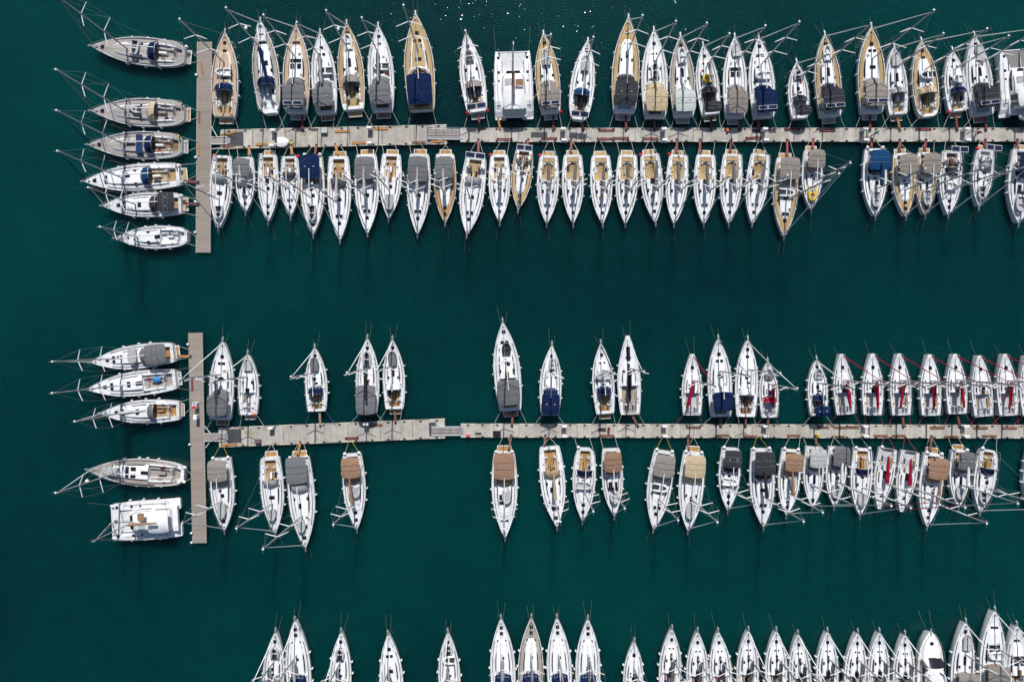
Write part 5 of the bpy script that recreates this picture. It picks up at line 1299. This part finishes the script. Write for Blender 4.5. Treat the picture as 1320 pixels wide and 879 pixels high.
def person(px, py, rz, shirt, trousers, hair, label, stride=.28, carry=None):
    root = empty('person', W(px, py, ZD + 1.6) - Vector((0, 0, 1.6)), rz)
    V = Vector
    hipz, shz = .93, 1.42
    J = dict(pel=V((0, 0, .95)), wa=V((0, .01, 1.1)), ch=V((0, .03, 1.3)), nk=V((0, .035, 1.47)), hd=V((0, .06, 1.63)))
    legs = []; arms = []; hands = []
    for s, f in ((-1, 1), (1, -1)):
        hip = V((s * .1, 0, .92)); kn = V((s * .1, f * stride * .55 + .06, .5)); an = V((s * .1, f * stride - (.1 if f < 0 else 0), .1 if f > 0 else .15)); toe = an + V((s * .02, .17, -.06))
        legs.append((hip, kn, an, toe))
        sh = V((s * .19, .03, 1.4)); el = V((s * .26, -f * .12, 1.14)); wr = V((s * .25, -f * .14 + .14, .95))
        arms.append((sh, el, wr, s))
    ch = [[(J['pel'], .135), (J['wa'], .125), (J['ch'], .145), (J['nk'] - V((0, 0, .05)), .075), (J['nk'], .055), (J['hd'] - V((0, 0, .07)), .06)], [(V((-.17, .03, 1.39)), .075), (J['ch'] + V((0, 0, .06)), .11), (V((.17, .03, 1.39)), .075)]]
    for hip, kn, an, toe in legs: ch += [[(J['pel'], .12), (hip, .095), (kn, .058), (an, .04), (toe, .035)]]
    for sh, el, wr, s in arms: ch += [[(sh, .06), (el, .043), (wr, .03)]]
    hd = J['hd']
    ch += [[(hd + V((0, -.02, .03)), .095), (hd + V((0, .015, -.02)), .085), (hd + V((0, .035, -.075)), .055)], [(hd + V((0, .09, -.01)), .018), (hd + V((0, .115, -.03)), .016)]]
    for s in (-1, 1): ch += [[(hd + V((s * .09, 0, 0)), .016), (hd + V((s * .1, -.01, -.03)), .014)]]
    for sh, el, wr, s in arms:
        d = (wr - el).normalized(); pal = wr + d * .06
        ch += [[(wr, .03), (pal, .036)]]
        side = V((0, 1, 0)); curl = V((-s * .35, .1, 0))
        for k, ln in enumerate((.075, .085, .08, .062)):
            p0 = pal + side * (.027 - .018 * k) + d * .03; p1 = p0 + d * ln * .55; p2 = p1 + (d + curl).normalized() * ln * .5
            ch += [[(p0, .012), (p1, .011), (p2, .009)]]
        p0 = wr + d * .03 + side * .03; ch += [[(p0, .014), (p0 + (d + side * .9).normalized() * .045, .012), (p0 + (d * 1.2 + side * .5 + curl * .4).normalized() * .085, .01)]]
    limb_mesh(ch, skin, 'body', root)
    g = .018
    limb_mesh([[(J['pel'] + V((0, 0, .05)), .145), (J['wa'], .14 + g), (J['ch'], .15 + g), (J['nk'] - V((0, 0, .08)), .085)], [(V((-.18, .03, 1.39)), .085), (J['ch'] + V((0, 0, .06)), .12), (V((.18, .03, 1.39)), .085)]] +
              [[(sh, .075), (sh.lerp(el, .75), .062)] for sh, el, wr, s in arms], shirt, 'shirt', root)
    limb_mesh([[(J['pel'], .148), (hip, .11), (kn, .078), (an + V((0, 0, .06)), .066)] for hip, kn, an, toe in legs], trousers, 'trousers', root)
    for hip, kn, an, toe in legs: limb_mesh([[(an + V((0, -.03, -.05)), .05), (toe + V((0, .02, 0)), .045)]], dark_m, 'shoe', root)
    limb_mesh([[(hd + V((0, -.035, .05)), .098), (hd + V((0, -.05, 0)), .085)], [(hd + V((0, .0, .075)), .082), (hd + V((0, -.03, .06)), .09)]], hair, 'hair', root)
    for s in (-1, 1):
        MB().ball(hd + V((s * .034, .09, .012)), .013, 6, 4).build('eye', dark_m, root)
    MB().box(hd + V((0, .092, -.062)), (.045, .012, .01)).build('mouth', mat('lips', (.3, .08, .07), .5), root)
    tag(root, label, 'person', 'people on the pontoon'); return root
hair_d = mat('hair dark', (.02, .014, .01), .6)
pr1 = person(1132, 170, R(-75), mat('shirt green', (.12, .30, .04), .8), mat('trousers dark', (.03, .03, .045), .8), hair_d, 'person in green top with blue bag on the long upper pontoon')
bag = empty('backpack', pr1.location + Vector((-.18, -.06, 1.25)), R(-75)); MB().box((0, 0, 0), (.3, .18, .42), bev=.06).build('pouch', blue_m, bag); MB().box((0, -.11, -.06), (.22, .08, .24), bev=.04).build('pocket', mat('bag green2', (.03, .2, .08), .7), bag)
tag(bag, 'blue backpack on the back of the person in green', 'backpack')
pr2 = person(1264.8, 170, R(-50), mat('shirt red', (.34, .02, .05), .8), mat('trousers black', (.015, .015, .02), .8), mat('hair red cap', (.25, .015, .04), .7), 'person in red top and dark trousers walking on the long upper pontoon', .36)

# ------------------------------------------------------------------ water, light, camera
def water():
    n = 24; X = 1500
    b = MB(); b.box((0, 0, -20), (2 * X, 2 * X, 40))
    m = bpy.data.materials.new('harbour water'); m.use_nodes = True; nt = m.node_tree; bs = nt.nodes['Principled BSDF']
    bs.inputs['IOR'].default_value = 1.333; bs.inputs['Roughness'].default_value = WRO
    bs.inputs['Subsurface Weight'].default_value = 1; bs.inputs['Subsurface Radius'].default_value = (.6, 3.2, 3.0); bs.inputs['Subsurface Scale'].default_value = SSC; bs.subsurface_method = 'RANDOM_WALK'
    tc = nt.nodes.new('ShaderNodeTexCoord')
    def noise(sc, det, rough=.55):
        q = nt.nodes.new('ShaderNodeTexNoise'); q.inputs['Scale'].default_value = sc; q.inputs['Detail'].default_value = det; q.inputs['Roughness'].default_value = rough
        nt.links.new(tc.outputs['Object'], q.inputs['Vector']); return q
    n1 = noise(.014, 3); n2 = noise(.3, 4)
    mixf = nt.nodes.new('ShaderNodeMath'); mixf.operation = 'MULTIPLY_ADD'; mixf.inputs[1].default_value = .25
    nt.links.new(n2.outputs[0], mixf.inputs[0]); nt.links.new(n1.outputs[0], mixf.inputs[2])
    cr = nt.nodes.new('ShaderNodeValToRGB'); e = cr.color_ramp.elements
    e[0].position = .45; e[0].color = WATER_A; e[1].position = .85; e[1].color = WATER_B
    nt.links.new(mixf.outputs[0], cr.inputs[0]); nt.links.new(cr.outputs[0], bs.inputs['Base Color'])
    bs.inputs['Specular IOR Level'].default_value = .4
    w1 = noise(WSC, 0, .5); w2 = noise(.3, 1)
    ad = nt.nodes.new('ShaderNodeMath'); ad.operation = 'MULTIPLY_ADD'; ad.inputs[1].default_value = 1.0
    nt.links.new(w2.outputs[0], ad.inputs[0]); nt.links.new(w1.outputs[0], ad.inputs[2])
    bp = nt.nodes.new('ShaderNodeBump'); bp.inputs['Strength'].default_value = 1.0; bp.inputs['Distance'].default_value = WAVE
    nt.links.new(ad.outputs[0], bp.inputs['Height']); nt.links.new(bp.outputs[0], bs.inputs['Normal'])
    o = b.build('water', m); o['kind'] = 'structure'
WATER_A = (.0002, .0205, .0245, 1); WATER_B = (.0003, .050, .047, 1); WAVE = .054; WSC = 3.7; WRO = .055; SSC = 6.0
water()
EL, AZX = 44.0, .03
sd = Vector((AZX, 1.0, 0)).normalized() * math.cos(R(EL)) + Vector((0, 0, math.sin(R(EL))))
sun = bpy.data.lights.new('sun', 'SUN'); sun.energy = 5.0; sun.angle = R(.5); sun.color = (1, .965, .91)
so = bpy.data.objects.new('sun', sun); col.objects.link(so); so.rotation_euler = sd.to_track_quat('Z', 'Y').to_euler(); so.location = (0, 60, 100)
w = bpy.data.worlds.new('World'); scene.world = w; w.use_nodes = True; nt = w.node_tree
sk = nt.nodes.new('ShaderNodeTexSky'); sk.sky_type = 'NISHITA'; sk.sun_disc = False; sk.sun_elevation = R(EL); sk.sun_rotation = math.atan2(sd.x, sd.y)
bg = nt.nodes['Background']; nt.links.new(sk.outputs[0], bg.inputs[0]); bg.inputs[1].default_value = .085
cam = bpy.data.cameras.new('camera'); cam.lens = 24; cam.sensor_width = 36; cam.clip_end = 5000; cam.clip_start = .5
co = bpy.data.objects.new('camera', cam); col.objects.link(co); co.location = (0, 0, H); scene.camera = co
scene.view_settings.view_transform = 'Standard'; scene.view_settings.look = 'None'; scene.view_settings.exposure = 0; scene.view_settings.gamma = 1
scene.cycles.use_denoising = True
scene.cycles.max_bounces = 5; scene.cycles.diffuse_bounces = 2; scene.cycles.glossy_bounces = 3; scene.cycles.caustics_reflective = False; scene.cycles.caustics_refractive = False
for l_, os_ in LABELS.items():
    nw = len(l_.replace('-', ' ').split())
    if len(os_) > 1: print('DUP', len(os_), l_)
    if nw > 17 or len(l_.split()) > 16: print('LONG', len(l_.split()), l_)
